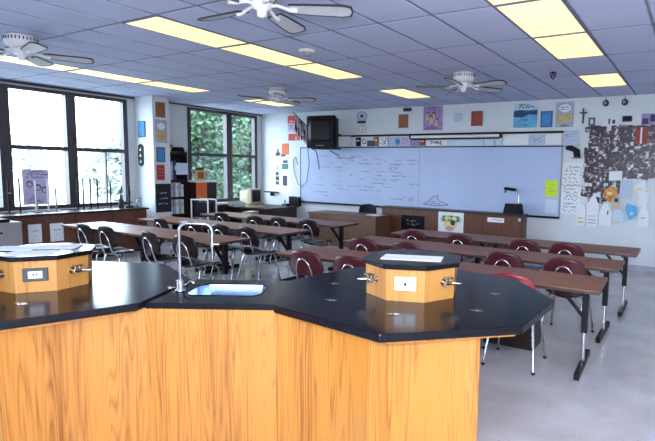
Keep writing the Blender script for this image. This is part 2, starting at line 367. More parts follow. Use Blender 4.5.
# windows
def window(name, W, mulls, extra):
    y0, y1, z0, z1 = W; xo = XW-0.09; d = 0.09; tz = 1.99
    root = bpy.data.objects.new(name, None); col.objects.link(root); root['kind'] = 'structure'; root.location = (xo, y0, z0)
    def bar(n, a0, a1, b0, b1, dd=d): MB().box(-.008, dd+0.02, a0-y0, a1-y0, b0-z0, b1-z0).build(n, 'bronze', root)
    bar('frame_rail', y0, y1, z1-0.06, z1); bar('frame_rail', y0, y1, z0, z0+0.07)
    bar('frame_stile', y0, y0+0.08, z0+.07, z1-.06); bar('frame_stile', y1-0.09, y1, z0+.07, z1-.06)
    edges = [y0+0.08]
    for m in mulls: bar('mullion', m-0.085, m+0.085, z0+0.07, z1-0.06, d+0.02); edges += [m-0.085, m+0.085]
    edges.append(y1-0.09)
    for k in range(0, len(edges), 2):
        a, c = edges[k], edges[k+1]
        bar('transom', a, c, tz-0.035, tz+0.035)
        for (p, q) in ((z0+0.07, tz-0.035), (tz+0.035, z1-0.06)):
            MB().box(-0.004, 0.004, a-y0, c-y0, p-z0, q-z0).build('pane', 'glass', root)
    for m in extra: bar('sash_bar', m-0.012, m+0.012, z0+0.07, tz-0.035, 0.03)
    return root
window('window_1', WIN1, [0.97, 2.0, 3.03, 4.06, 5.12], [5.78])
window('window_2', WIN2, [8.80], [])
for k, (x0, x1) in enumerate(FILL_RW):  # window added behind the camera to brighten floor and back wall
    root = bpy.data.objects.new('window_%d' % (3+k), None); col.objects.link(root); root['kind'] = 'structure'; root.location = (x0, YR-.06, .93); w, h = x1-x0, 2.10
    for (a0, a1, c0, c1, n_) in ((0, w, 0, .07, 'frame_rail'), (0, w, h-.06, h, 'frame_rail'), (0, .08, .07, h-.06, 'frame_stile'), (w-.08, w, .07, h-.06, 'frame_stile'), (w/2-.06, w/2+.06, .07, h-.06, 'mullion')):
        MB().box(a0, a1, -.045, .05, c0, c1).build(n_, 'bronze', root)
    for (a0, a1) in ((.08, w/2-.06), (w/2+.06, w-.08)): MB().box(a0, a1, -.004, .004, .07, h-.06).build('pane', 'glass', root)
struct('trim_1', MB().box(XW, XW+0.05, YR, 6.36, HC-0.05, HC-0.012), 'bronze')
struct('trim_2', MB().box(XW, XW+0.05, 6.75, YB, HC-0.035, HC-0.012), 'bronze')
struct('sill_1', MB().box(XW-0.05, XW+0.035, WIN1[0], WIN1[1], 0.885, 0.90), 'white_paint')

# outdoors
tag(MB().box(-140, 140, -90, 120, -0.6, -0.5).build('lawn_ground', 'lawn'), kind='structure')
def tree(x, y, h, rad, leaf, label, n=2600, lo=0.25, ls=0.16):
    t = thing('tree', label, 'tree', (x, y, -0.5), 0, 'trees outside the windows')
    MB().tube([(0, 0, 0), (0.1, 0.05, h*.35), (0.0, 0.1, h*.65), (0.05, 0, h*.9)], [0.2, 0.15, 0.1, 0.03], 8).build('trunk', 'bark', t)
    c = MB(); rn = random.Random(int(x*31+y*17))
    lobes = [(rn.uniform(-.6, .6)*rad, rn.uniform(-.6, .6)*rad, h*rn.uniform(lo, 0.92), rad*rn.uniform(.4, .7)) for _ in range(16)]
    for _ in range(n):
        lx, ly, lz, lr = rn.choice(lobes); d = Vector((rn.gauss(0, 1), rn.gauss(0, 1), rn.gauss(0, 1))).normalized()*lr*rn.uniform(.6, 1)
        p = Vector((lx, ly, lz)) + d; p.z = max(p.z, 0.15)
        u = Vector((rn.gauss(0, 1), rn.gauss(0, 1), rn.gauss(0, .6))).normalized(); w = u.orthogonal().normalized()
        w = (Matrix.Rotation(rn.uniform(0, 6.28), 3, u) @ w); s = ls*rn.uniform(.6, 1.4)
        c.add([p-u*s, p-w*s*.55, p+u*s, p+w*s*.55], [(0, 1, 2, 3)])
    o = c.build('foliage', leaf, t); o['kind'] = 'stuff'
tree(-14.4, 11.3, 5.4, 1.6, 'leaf_b', 'leafy green tree outside the far window, near its pier side', 9000, .10, .085)
tree(-16.6, 14.4, 6.4, 1.9, 'leaf_a', 'dark green tree outside the far window, behind the mullion', 9000, .10, .085)
tree(-14.4, 15.0, 5.4, 1.6, 'leaf_b', 'bright green tree outside the far window, toward the whiteboard corner', 9000, .10, .085)
tree(-20.5, 18.2, 8.0, 3.4, 'leaf_a', 'tall dark tree standing behind the others outside the far window', 9000, .10, .20)
tree(-21.0, 12.4, 3.9, 1.1, 'leaf_c', 'glare-bleached tree seen through the large window beside the pier', 1500, .30)
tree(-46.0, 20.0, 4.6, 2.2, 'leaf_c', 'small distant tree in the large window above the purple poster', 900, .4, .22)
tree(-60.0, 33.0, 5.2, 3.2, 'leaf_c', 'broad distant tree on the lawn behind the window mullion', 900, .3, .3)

# ================================================================== CEILING THINGS
WHERE = {0: 'photo collage side', -6: 'middle strip', -12: 'window side'}
ORD = {0: 'third ceiling light panel from the whiteboard gap', 1: 'second ceiling light panel from the whiteboard gap', 2: 'first ceiling light panel before the gap'}
for c in LCOL:
    for r in RUNS:
        x, y = GX0+GX*c, GY0+GY*r
        lab = ('yellow fluorescent ceiling light, lone panel by the whiteboard wall, %s' % WHERE[c]) if r == 4 else 'yellow fluorescent %s, %s' % (ORD[r], WHERE[c])
        t = thing('ceiling_light', lab, 'ceiling light', (x, y, HC-0.006), 0, 'fluorescent ceiling panels')
        f = MB(); w = 0.022
        f.box(0.006, w, 0.006, GY-.006, 0, .05); f.box(GX-w, GX-.006, 0.006, GY-.006, 0, .05); f.box(w, GX-w, 0.006, w, 0, .05); f.box(w, GX-w, GY-w, GY-.006, 0, .05)
        f.build('frame', 'tbar', t)
        MB().box(w, GX-w, w, GY-w, 0.006, 0.012).build('diffuser', 'panel_light', t)

def fan(x, y, rz, label):
    t = thing('ceiling_fan', label, 'ceiling fan', (x, y, HC), rz, 'white ceiling fans')
    MB().lathe([(0, -.004), (.13, -.004), (.15, -.02), (.155, -.07), (.14, -.11), (.11, -.135), (.05, -.14), (0, -.14)], seg=28).build('motor_housing', 'white_paint', t)
    v = MB()
    for k in range(28):
        a = 2*math.pi*k/28; v.obox((.1545*math.cos(a), .1545*math.sin(a), -.05), (.004, .010, .034), Matrix.Rotation(a, 3, 'Z'))
    v.build('vent_slots', 'black_plastic', t)
    MB().lathe([(0, -.14), (.075, -.14), (.08, -.175), (.07, -.20), (.04, -.215), (.035, -.26), (0, -.27)], seg=20).build('hub', 'white_paint', t)
    bl = MB(); pitch = Matrix.Rotation(R(-13), 3, 'X'); n = 7
    out = [(.20, -.055), (.30, -.065), (.60, -.078), (.66, -.060), (.675, 0), (.66, .060), (.60, .078), (.30, .065), (.20, .055)]
    top = [pitch @ Vector((p[0], p[1], .004)) for p in out]; bot = [pitch @ Vector((p[0], p[1], -.004)) for p in out]; N = len(out)
    bl.add(top+bot, [tuple(range(N)), tuple(range(2*N-1, N-1, -1))] + [(i, N+i, N+(i+1) % N, (i+1) % N) for i in range(N)])
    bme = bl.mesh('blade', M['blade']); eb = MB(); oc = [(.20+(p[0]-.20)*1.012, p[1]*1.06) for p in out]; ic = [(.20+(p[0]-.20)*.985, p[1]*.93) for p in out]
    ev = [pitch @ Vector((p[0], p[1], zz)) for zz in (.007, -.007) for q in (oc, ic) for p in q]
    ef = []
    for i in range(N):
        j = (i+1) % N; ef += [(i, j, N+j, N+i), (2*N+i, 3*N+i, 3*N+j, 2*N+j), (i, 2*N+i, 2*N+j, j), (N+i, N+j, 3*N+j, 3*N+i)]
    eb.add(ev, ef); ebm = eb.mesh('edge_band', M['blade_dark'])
    br = MB().tube([(.06, 0, .012), (.11, 0, .020), (.16, 0, .006), (.21, 0, -.010), (.26, 0, -.010)], [.014, .012, .012, .016, .02], 8)
    brm = br.mesh('blade_arm', M['white_paint'])
    for k in range(5):
        o = bpy.data.objects.new('blade', bme); col.objects.link(o); o.parent = t; o.location = (0, 0, -.195); o.rotation_euler = (0, 0, 2*math.pi*k/5)
        a = bpy.data.objects.new('blade_arm', brm); col.objects.link(a); a.parent = o
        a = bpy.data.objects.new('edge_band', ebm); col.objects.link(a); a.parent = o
    return t
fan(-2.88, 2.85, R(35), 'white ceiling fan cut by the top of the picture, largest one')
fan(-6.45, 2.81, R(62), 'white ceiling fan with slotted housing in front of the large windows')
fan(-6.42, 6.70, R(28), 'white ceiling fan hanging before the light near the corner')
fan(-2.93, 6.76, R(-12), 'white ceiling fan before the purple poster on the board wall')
t = thing('smoke_detector', 'round white smoke detector on the ceiling beside the middle lights', 'smoke detector', (-4.05, 4.72, HC-0.001))
MB().lathe([(0, 0), (.095, 0), (.095, -.022), (.07, -.03), (0, -.03)]).build('base', 'white_paint', t)
MB().lathe([(0, -.03), (.05, -.03), (.055, -.045), (.04, -.07), (0, -.075)]).build('sensor', 'grey_metal', t)
t = thing('sprinkler_head', 'small dark sprinkler head on the ceiling beside the lone light', 'sprinkler', (-1.80, 7.22, HC-0.001))
MB().lathe([(0, 0), (.035, 0), (.03, -.012), (.012, -.015), (.012, -.05), (0, -.05)], seg=12).build('body', 'black_plastic', t)
MB().tube([(-.04, 0, -.01), (-.02, 0, -.07), (0, 0, -.10), (.02, 0, -.07), (.04, 0, -.01)], .009, 6).build('yoke', 'black_plastic', t)

# ================================================================== LAB BENCH ISLAND
MID = Vector((-2.51, 2.03)); IA = R(31)
def isl(u, v): return (MID.x + u*math.cos(IA) - v*math.sin(IA), MID.y + u*math.sin(IA) + v*math.cos(IA))
OC = (1.247, 0.347); OANG = [-154, -102, -53, -11, 31, 74, 119, 165]; ORAD = .94
TOPZ, SLAB = .910, .046
def arc(p, q, bow, n=10):
    p, q = Vector(p), Vector(q); d = (q-p); nr = Vector((-d.y, d.x)).normalized()
    return [tuple(p + d*k/n + nr*bow*4*(k/n)*(1-k/n)) for k in range(n+1)]
def panel_strip(path, z0, z1, th, name, m, parent, o):
    b = MB(); n = len(path); P = [Vector(p) for p in path]; v = []
    for i in range(n):
        d = (P[min(i+1, n-1)]-P[max(i-1, 0)]).normalized(); nn = Vector((-d.y, d.x))*th
        for q in (P[i], P[i]+nn):
            for z in (z0, z1): v.append((q.x-o[0], q.y-o[1], z))
    f = []
    for i in range(n-1):
        a, c = i*4, (i+1)*4
        f += [(a, c, c+1, a+1), (a+2, a+3, c+3, c+2), (a+1, c+1, c+3, a+3), (a, a+2, c+2, c)]
    f += [(0, 1, 3, 2), ((n-1)*4, (n-1)*4+2, (n-1)*4+3, (n-1)*4+1)]
    b.add(v, f); return b.build(name, m, parent)
def lab_bench(sgn, label, plates):
    o = isl(sgn*OC[0], OC[1]); t = thing('lab_bench', label, 'lab bench', (o[0], o[1], 0), 0, 'octagonal lab benches')
    def W(p): q = isl(sgn*p[0], p[1]); return q
    def Lc(p): q = W(p); return (q[0]-o[0], q[1]-o[1])
    oct_ = [(OC[0]+ORAD*math.cos(R(a)), OC[1]+ORAD*math.sin(R(a))) for a in OANG]
    poly = [Lc(p) for p in oct_]
    if sgn < 0: poly = poly[::-1]
    MB().prism(poly, TOPZ-SLAB, TOPZ).build('worktop', 'epoxy', t, bev=.006)
    ins = [(OC[0]+(ORAD-.05)*math.cos(R(a)), OC[1]+(ORAD-.05)*math.sin(R(a))) for a in OANG]
    for k in range(8):
        a, c = ins[k], ins[(k+1) % 8]
        pth = [W(a), W(c)]
        panel_strip(pth if sgn > 0 else pth[::-1], TOPZ-SLAB-.022, TOPZ-SLAB, .02, 'apron', 'oak', t, o)
    J, K, Mm = (.40, .006), (.985, -.40), (1.605, -.31)
    sides = [arc(J, K, .075), arc(K, Mm, .05), [Mm, (1.60, .25)], [(1.60, .25), (1.45, .92)], [(1.45, .92), (.85, .92)], [(.85, .92), (.40, .55)], [(.40, .55), J]]
    for s in sides:
        p = [W(q) for q in s]
        panel_strip(p if sgn > 0 else p[::-1], 0.0, TOPZ-SLAB-.024 if False else TOPZ-SLAB, .018, 'side_panel', 'oak', t, o)
    for (x, y) in plates:
        c = MB(); a = R(25); c.prism([(x-o[0]+rr*math.cos(a+k*math.pi/2), y-o[1]+rr*math.sin(a+k*math.pi/2)) for k, rr in enumerate((.042, .022, .042, .022))], TOPZ, TOPZ+.003)
        pl = c.build('rod_socket_plate', 'chrome', t)
        MB().lathe([(0, .004), (.009, .004), (.011, 0)], (x-o[0], y-o[1], TOPZ+.003), 10).build('socket', 'brass', pl)
    return t
lab_bench(1, 'octagonal oak lab bench with black top near the photo wall', [(-2.19, 2.84), (-1.93, 2.47), (-1.44, 2.42), (-1.07, 2.76), (-1.12, 3.21)])
lab_bench(-1, 'octagonal oak lab bench with black top near the windows', [(-3.37, 1.39), (-3.02, 2.12), (-3.15, 2.28)])

# sink counter joining the two benches (built in the island frame)
t = thing('sink_counter', 'black topped oak counter with sunken steel sink between the benches', 'counter', (MID.x, MID.y, 0), IA)
u0, u1, v0, v1 = -.352, .352, 0.0, .66; zt, zb = .897, .860
so = [(-.20, .20), (.20, .20), (.24, .25), (.24, .45), (.19, .52), (-.19, .52), (-.24, .45), (-.24, .25)]
corner = [(u0, v0), (u1, v0), (u1, v0), (u1, v1), (u1, v1), (u0, v1), (u0, v1), (u0, v0)]
b = MB(); n = 8
outer = [(-.392, v0), (.392, v0), (.371, .22), (.347, .48), (.330, v1), (-.330, v1), (-.347, .48), (-.371, .22)]
v = [(p[0], p[1], zt) for p in so] + [(p[0], p[1], zt) for p in outer] + [(p[0], p[1], zb) for p in so] + [(p[0], p[1], zb) for p in outer]
f = []
for i in range(8):
    j = (i+1) % 8
    f += [(i, 8+i, 8+j, j), (16+i, 16+j, 24+j, 24+i), (8+i, 24+i, 24+j, 8+j), (i, j, 16+j, 16+i)]
b.add(v, f); b.build('worktop', 'epoxy', t)
b = MB(); dep = .16; ins = [(p[0]*.90, .36+(p[1]-.36)*.86) for p in so]
v = [(p[0], p[1], zt-.004) for p in so] + [(p[0], p[1], zt-dep) for p in ins] + [(0, .36, zt-dep-.006)]
f = [(i, (i+1) % 8, 8+(i+1) % 8, 8+i) for i in range(8)] + [(8+i, 8+(i+1) % 8, 16) for i in range(8)]
b.add(v, f); sk = b.build('sink_basin', 'steel', t)
MB().lathe([(0, .004), (.03, .004), (.036, 0)], (0, .36, zt-dep-.004), 14).build('drain', 'chrome', sk)
rim = MB(); ro = [(p[0]*1.05, .36+(p[1]-.36)*1.06) for p in so]
v = [(p[0], p[1], zt+.003) for p in so] + [(p[0], p[1], zt+.003) for p in ro] + [(p[0], p[1], zt) for p in ro]
rim.add(v, [(i, 8+i, 8+(i+1) % 8, (i+1) % 8) for i in range(8)] + [(8+i, 16+i, 16+(i+1) % 8, 8+(i+1) % 8) for i in range(8)])
rim.build('rim', 'epoxy', sk)
MB().box(-.3995, .3995, .006, .024, 0, zb).build('front_panel', 'oak', t)
MB().box(-.385, .385, .54, .558, 0, zb).build('back_panel', 'oak', t)

fx, fy = isl(-.315, .225)
t = thing('faucet', 'chrome gooseneck lab faucet standing beside the steel sink', 'faucet', (-2.92, 2.13, zt), IA)
MB().lathe([(0, 0), (.034, 0), (.034, .010), (.022, .018), (.020, .07), (.014, .08), (0, .08)], seg=16).build('base', 'chrome', t)
H = .455; rr = .05; pts = [(0, 0, .07), (0, 0, H-rr)] + [(rr-rr*math.cos(a), 0, H-rr+rr*math.sin(a)) for a in [R(q) for q in (20, 45, 70, 90)]] + [(.215-rr+rr*math.sin(a), 0, H-rr+rr*math.cos(a)) for a in [R(q) for q in (0, 20, 45, 70, 90)]] + [(.215, 0, H-.13)]
MB().tube(pts, .0095, 10).build('spout', 'chrome', t)
nz = MB().tube([(.215, 0, H-.12), (.215, 0, H-.15)], .014, 10).tube([(.215, 0, H-.15), (.215, 0, H-.235)], [.009, .006], 8).build('nozzle', 'chrome', t)
MB().tube([(.215, 0, H-.135), (.262, 0, H-.135)], .006, 8).build('side_valve', 'chrome', nz)
hv = MB().tube([(.012, -.0, .035), (.05, -.02, .045), (.075, -.02, .075), (.10, -.02, .06)], [.013, .011, .009, .011], 8).build('lever', 'chrome', t)

# turrets
def gas_tap(parent, ang, rad, z, off):
    """double gas valve on a turret face whose outward normal points at ang"""
    m = Matrix.Rotation(ang, 3, 'Z')
    def Q(p): return m @ Vector((rad+p[0], off+p[1], z+p[2]))
    b = MB().tube([Q((-.004, 0, 0)), Q((.006, 0, 0))], .026, 14).tube([Q((0, 0, 0)), Q((.05, 0, 0))], .013, 10)
    b.tube([Q((.045, -.03, 0)), Q((.045, .03, 0))], .011, 10)
    tp = b.build('gas_tap', 'brass', parent)
    for s in (-1, 1):
        n = MB().tube([Q((.045, s*.028, 0)), Q((.070, s*.048, .0)), Q((.105, s*.062, 0))], [.011, .009, .006], 8); n.build('nozzle', 'chrome', tp)
        h = MB().tube([Q((.045, s*.016, .008)), Q((.045, s*.016, .030))], .007, 8).tube([Q((.025, s*.016, .032)), Q((.075, s*.016, .038))], [.008, .005], 8); h.build('handle', 'brass', tp)
def turret(x, y, ph, label, taps, plate, dark, sz):
    t = thing('service_turret', label, 'turret', (x, y, TOPZ+.001), 0, 'oak service turrets on the benches')
    rb, rtp, h = sz, sz+.006, .205; N = 8
    A = [R(ph+45*k) for k in range(N)]
    for k in range(N):
        a, c = A[k], A[(k+1) % N]; b = MB(); th = .985
        P = [(rb*math.cos(a), rb*math.sin(a), 0), (rb*math.cos(c), rb*math.sin(c), 0), (rtp*math.cos(c), rtp*math.sin(c), h), (rtp*math.cos(a), rtp*math.sin(a), h)]
        Qn = [(p[0]*.95, p[1]*.95, p[2]) for p in P]
        b.add(P+Qn, [(0, 1, 2, 3), (7, 6, 5, 4), (0, 4, 5, 1), (2, 6, 7, 3), (1, 5, 6, 2), (0, 3, 7, 4)]); b.build('side_panel', 'oak_pale', t)
    rc = sz+.034
    cp = MB().prism([(rc*math.cos(a), rc*math.sin(a)) for a in A], h, h+.030, [(rc*math.cos(a), rc*math.sin(a)) for a in A]).build('cap', 'epoxy', t, bev=.006)
    ap = (sz+.003)*math.cos(R(22.5))
    for ang, off in taps: gas_tap(t, R(ang), ap, .115, off)
    m = Matrix.Rotation(R(plate), 3, 'Z')
    fr = MB().obox(m @ Vector((ap+.006, 0, .115)), (.012, .135, .085), m).build('outlet_plate', 'bronze' if dark else 'white_paint', t, bev=.003)
    if dark:
        MB().obox(m @ Vector((ap+.013, 0, .115)), (.004, .075, .045), m).build('label_card', 'paper', fr)
        q = MB()
        for s in (-.010, .008): q.obox(m @ Vector((ap+.0158, s, .117)), (.001, .007, .016), m)
        q.build('label_mark', 'ink', fr)
    else:
        MB().obox(m @ Vector((ap+.013, 0, .113)), (.004, .015, .018), m).build('switch', 'black_plastic', fr)
    return t
turret(-1.62, 2.97, -2, 'octagonal oak turret with white outlet plate on the bench near collage', [(-114.5, .0), (-24.5, .03)], -69.5, False, .313)
turret(-3.80, 1.72, 33, 'octagonal oak turret with dark outlet plate on the window-side bench', [(-79.5, .0), (10.5, 0)], -34.5, True, .288)
ca = R(20); m3 = Matrix.Rotation(ca, 3, 'Z')
b = MB().obox((0, 0, .0015), (.40, .19, .003), Matrix.Identity(3)); pp = tag(b.build('paper_sheet', 'paper', loc=(-1.60, 2.93, TOPZ+.2365)), 'long white paper sheet lying on the turret near the collage', 'paper')
pp.rotation_euler = (0, 0, ca)
for k, (dx, dy, rz, lab) in enumerate([(.10, -.12, .75, 'white paper sheet on the window-side turret, edge toward the outlet plate'), (-.02, .10, .80, 'white paper sheet on the window-side turret, toward the standing cards'), (-.15, -.10, .70, 'white paper sheet on the window-side turret, side away from sink')]):
    pp = tag(MB().obox((0, 0, .001), (.27, .20, .002), Matrix.Identity(3)).build('paper_sheet', 'paper', loc=(-3.80+dx, 1.72+dy, TOPZ+.2365+.0022*k)), lab, 'paper', 'papers on the window-side turret'); pp.rotation_euler = (0, 0, rz)

# ================================================================== STUDENT TABLES
TZ = .78
def make_table(L_, D_):
    t = thing('classroom_table', '', 'table', (0, 0, 0), 0, 'brown laminate classroom tables')
    MB().box(-L_/2, L_/2, -D_/2, D_/2, TZ-.006, TZ).build('tabletop', 'walnut', t)
    MB().box(-L_/2, L_/2, -D_/2, D_/2, TZ-.032, TZ-.0062).build('edge_board', 'walnut_edge', t)
    for s in (-1, 1):
        x = s*(L_/2-(.14 if s > 0 else .09))
        p = MB().box(x-.026, x+.026, -.030, .030, .33, TZ-.033).build('leg_sleeve', 'black_metal', t)
        MB().tube([(x, 0, .06), (x, 0, .36)], .018, 10).build('leg_tube', 'chrome', t)
        MB().box(x-.022, x+.022, -D_/2-.02, D_/2+.02, .012, .072).build('foot_bar', 'black_metal', t, bev=.004)
        MB().obox((x-s*.14, 0, TZ-.17), (.025, .04, .42), Matrix.Rotation(R(-s*42), 3, 'Y')).build('brace', 'black_metal', t)
        MB().box(x-.03, x+.03, -D_/2+.05, D_/2-.05, TZ-.055, TZ-.033).build('top_bracket', 'black_metal', t)
    return t
LT, DT = 1.685, .64
proto = make_table(LT, DT); first = True
TR = [('row beside the lab benches', 4.53, 2.5), ('middle row', 5.69, 0), ('row beside the whiteboard', 6.82, 0.8)]
TLF = [('row beside the lab benches', 4.45, 1.0), ('middle row', 5.67, .5), ('row beside the whiteboard', 6.98, 0.2)]
for blk, rows, xa, endn in (('collage-side block', TR, -4.05, ('aisle half', 'collage half')), ('window-side block', TLF, -8.46, ('window half', 'aisle half'))):
    for rn, yc, rot in rows:
        cx = xa+LT+.004 + ({'row beside the lab benches': .05, 'middle row': .06, 'row beside the whiteboard': .12}[rn] if blk[0] == 'c' else 0)
        for k in range(2):
            dx = (k-.5)*(LT+.006); a = R(rot)
            loc = (cx+dx*math.cos(a), yc+dx*math.sin(a), 0)
            lab = 'brown laminate table, %s of the %s, %s' % (endn[k], rn, blk)
            if first: proto.location = loc; proto.rotation_euler = (0, 0, a); proto['label'] = lab; first = False
            else: dup(proto, loc, a, lab)

# ================================================================== CHAIRS
def sq(u, v, k=.62): return u*math.sqrt(1-k*v*v/2), v*math.sqrt(1-k*u*u/2)
def make_chair(mname):
    t = thing('plastic_chair', '', 'chair', (0, 0, 0), 0, 'plastic shell chairs with chrome frames')
    def seat(u, v):
        x, y = sq(u, v, .5); return (x*.225, y*.215, .475 - .018*(1-u*u)*(1-.5*v) - .03*max(0, v-.55)**1.5*4 + .02*u*u)
    MB().shell(seat, 10, 10, (0, 0, -.010)).build('seat', mname, t)
    def back(u, v):
        x, z = sq(u, v, .75); w = .225 - .012*v
        # arched lower edge
        zz = .70 + z*.165 + (.05*(1-u*u) if v < 0 else 0)*(-v)
        return (x*w, -.225 - .055*(z+1)/2 + .035*u*u, zz)
    MB().shell(back, 12, 10, (0, .012, 0)).build('backrest', mname, t)
    hp = [(-.105, -.19, .452), (-.108, -.225, .54), (-.100, -.250, .65), (-.076, -.268, .725), (-.040, -.277, .765), (0, -.281, .778), (.040, -.277, .765), (.076, -.268, .725), (.100, -.250, .65), (.108, -.225, .54), (.105, -.19, .452)]
    MB().tube(hp, .0105, 8).build('back_hoop', 'chrome', t)
    MB().tube([(-.105, -.19, .452), (-.16, -.10, .448), (-.165, .12, .448), (-.12, .165, .448), (.12, .165, .448), (.165, .12, .448), (.16, -.10, .448), (.105, -.19, .452)], .0105, 8).build('seat_frame', 'chrome', t)
    for sx in (-1, 1):
        for pts in ([(sx*.16, -.09, .448), (sx*.185, -.14, .40), (sx*.225, -.235, .012)], [(sx*.165, .11, .448), (sx*.185, .145, .40), (sx*.225, .215, .012)]):
            lg = MB().tube(pts, .0115, 8).build('leg', 'chrome', t)
            p = pts[-1]; MB().lathe([(0, 0), (.016, 0), (.015, .02), (0, .02)], (p[0], p[1], 0), 10).build('foot_cap', 'black_plastic', lg)
    return t
SP = {}
def chair(x, y, rz, m, label):
    if m not in SP:
        o = make_chair(m); o.location = (x, y, 0); o.rotation_euler = (0, 0, rz); o['label'] = label; SP[m] = o
    else: dup(SP[m], (x, y, 0), rz, label)
NTH = ['first', 'second', 'third', 'fourth']
CH = [('collage-side block', 'row beside the lab benches', [(-1.33, 4.44, 2, 'maroon_flashlit'), (-1.92, 4.375, 0, 'maroon'), (-2.96, 4.335, 3, 'maroon'), (-3.53, 4.31, 1, 'maroon')]),
      ('collage-side block', 'middle row', [(-1.10, 5.53, -2, 'maroon'), (-1.77, 5.52, 4, 'maroon'), (-2.97, 5.53, -3, 'maroon'), (-3.62, 5.52, 2, 'maroon')]),
      ('collage-side block', 'row beside the whiteboard', [(-1.34, 6.67, 0, 'maroon'), (-1.87, 6.65, 0, 'maroon'), (-2.77, 6.65, -2, 'maroon'), (-3.50, 6.63, 2, 'maroon')]),
      ('window-side block', 'row beside the lab benches', [(-5.53, 4.32, 2, 'brown_plastic'), (-6.17, 4.29, -6, 'brown_plastic'), (-7.19, 4.29, 0, 'brown_plastic'), (-7.70, 4.26, -2, 'brown_plastic')]),
      ('window-side block', 'middle row', [(-5.60, 5.44, -2, 'brown_plastic'), (-6.16, 5.42, 2, 'brown_plastic'), (-6.76, 5.42, 0, 'brown_plastic'), (-7.62, 5.45, -5, 'brown_plastic')]),
      ('window-side block', 'row beside the whiteboard', [(-5.64, 6.82, 2, 'brown_plastic'), (-6.28, 6.80, -4, 'brown_plastic'), (-6.79, 6.72, 2, 'brown_plastic'), (-7.75, 6.80, 0, 'brown_plastic')])]
for blk, rn, lst in CH:
    endn = 'collage end' if blk[0] == 'c' else 'aisle end'
    for k, (x, y, rz, m) in enumerate(lst):
        colr = {'maroon_flashlit': 'flash-bright maroon', 'maroon': 'maroon', 'brown_plastic': 'dark brown'}[m]
        chair(x, y, R(rz), m, '%s plastic chair, %s from %s, %s, %s' % (colr, NTH[k], endn, rn, blk.replace(' block', ' tables')))

t = thing('dark_patch_box', 'guessed dark brown box filling a dark patch under the table, behind flash-bright maroon chair', 'box', (-1.66, 4.93, 0))  # guessed box shape, fills a dark patch of unknown origin on the floor
for (a0, a1, b0, b1) in ((-.40, .40, -.15, -.13), (-.40, .40, .13, .15), (-.40, -.38, -.129, .129), (.38, .40, -.129, .129)): MB().box(a0, a1, b0, b1, .012, .34).build('side_board', 'dark_wood', t)
MB().box(-.40, .40, -.15, .15, 0, .0115).build('bottom_board', 'dark_wood', t)
for (x, y, rz, lab) in [(-8.22, 4.62, .2, 'white paper on the window-side table edge by the standing cards'), (-7.35, 5.55, -.3, 'white paper lying on the middle row table near the bookcase'), (-7.72, 4.52, .5, 'white paper on the window-side table between two brown chairs')]:
    o = tag(MB().obox((0, 0, .001), (.30, .22, .002), Matrix.Identity(3)).build('paper_sheet', 'paper', loc=(x, y, TZ+.0005)), lab, 'paper', 'papers on student tables'); o.rotation_euler = (0, 0, rz)

# ================================================================== BOARD WALL
t = thing('whiteboard', 'long pale blue whiteboard covered with marker writing on its window half', 'whiteboard', (0, YB, 0))
def WB(b, n, m, p=None, **k): return b.build(n, m, p or t, **k)
wx0, wx1, wz0, wz1 = -8.68, -2.235, .885, 2.215
WB(MB().box(wx0, -5.285, -.018, -.001, wz0, wz1), 'writing_panel', 'board'); pr = t.children[0]
prr = WB(MB().box(-5.275, wx1, -.018, -.001, wz0, wz1), 'writing_panel', 'board')
WB(MB().box(-5.285, -5.275, -.020, -.001, wz0, wz1), 'joint_strip', 'grey_metal')
WB(MB().box(wx0-.02, wx1+.02, -.022, -.001, wz1, wz1+.022), 'top_rail', 'black_plastic')
WB(MB().box(wx0-.02, wx0, -.022, -.001, wz0-.02, wz1), 'side_rail', 'black_plastic'); WB(MB().box(wx1, wx1+.02, -.022, -.001, wz0-.02, wz1), 'side_rail', 'grey_metal')
WB(MB().box(wx0-.02, wx1+.02, -.075, -.001, wz0-.038, wz0), 'pen_tray', 'black_metal')
rn = random.Random(3); ink = MB(); soft = MB(); red = MB()
z = 2.02
while z > .98:
    x = -8.3 + rn.uniform(0, .9)
    while x < -5.5:
        wd = rn.uniform(.15, .45)
        if rn.random() < .62: strokes(rn.choice((ink, soft, soft)), 'y', -.0192, x, min(x+wd, -5.32), z-.03, z+.03, 1, rn.uniform(.035, .06), .9, .009, rn)
        x += wd + rn.uniform(.05, .25)
    z -= .088
for (x0, x1, z0, z1, s_) in ((-5.78, -5.66, 1.0, 1.14, .12), (-5.56, -5.44, 1.0, 1.14, .12), (-7.55, -6.95, 1.93, 2.02, .05)): strokes(ink, 'y', -.0192, x0, x1, z0, z1, 1, s_, 1, .012, rn)
strokes(red, 'y', -.0193, -6.12, -5.72, 1.66, 1.86, 3, .07, .8, .011, rn)
WB(ink, 'handwriting', 'ink', pr); WB(soft, 'handwriting', 'ink_soft', pr); WB(red, 'handwriting', 'ink_red', pr)
sk = MB()
pts = [(-5.16, .985), (-5.05, 1.03), (-4.98, 1.10), (-4.88, 1.17), (-4.80, 1.18), (-4.83, 1.12), (-4.74, 1.06), (-4.66, 1.03), (-4.55, .99), (-4.75, .965), (-4.95, .965), (-5.16, .985)]
for a, c in zip(pts, pts[1:]):
    d = Vector((c[0]-a[0], c[1]-a[1])); nn = Vector((-d.y, d.x)).normalized()*.006
    sk.add([(a[0]-nn.x, -.0192, a[1]-nn.y), (c[0]-nn.x, -.0192, c[1]-nn.y), (c[0]+nn.x, -.0192, c[1]+nn.y), (a[0]+nn.x, -.0192, a[1]+nn.y)], [(0, 1, 2, 3)])
strokes(sk, 'y', -.0192, -5.05, -4.65, .98, 1.06, 2, .04, .8, .008, rn)
WB(sk, 'sketch', 'ink', prr)

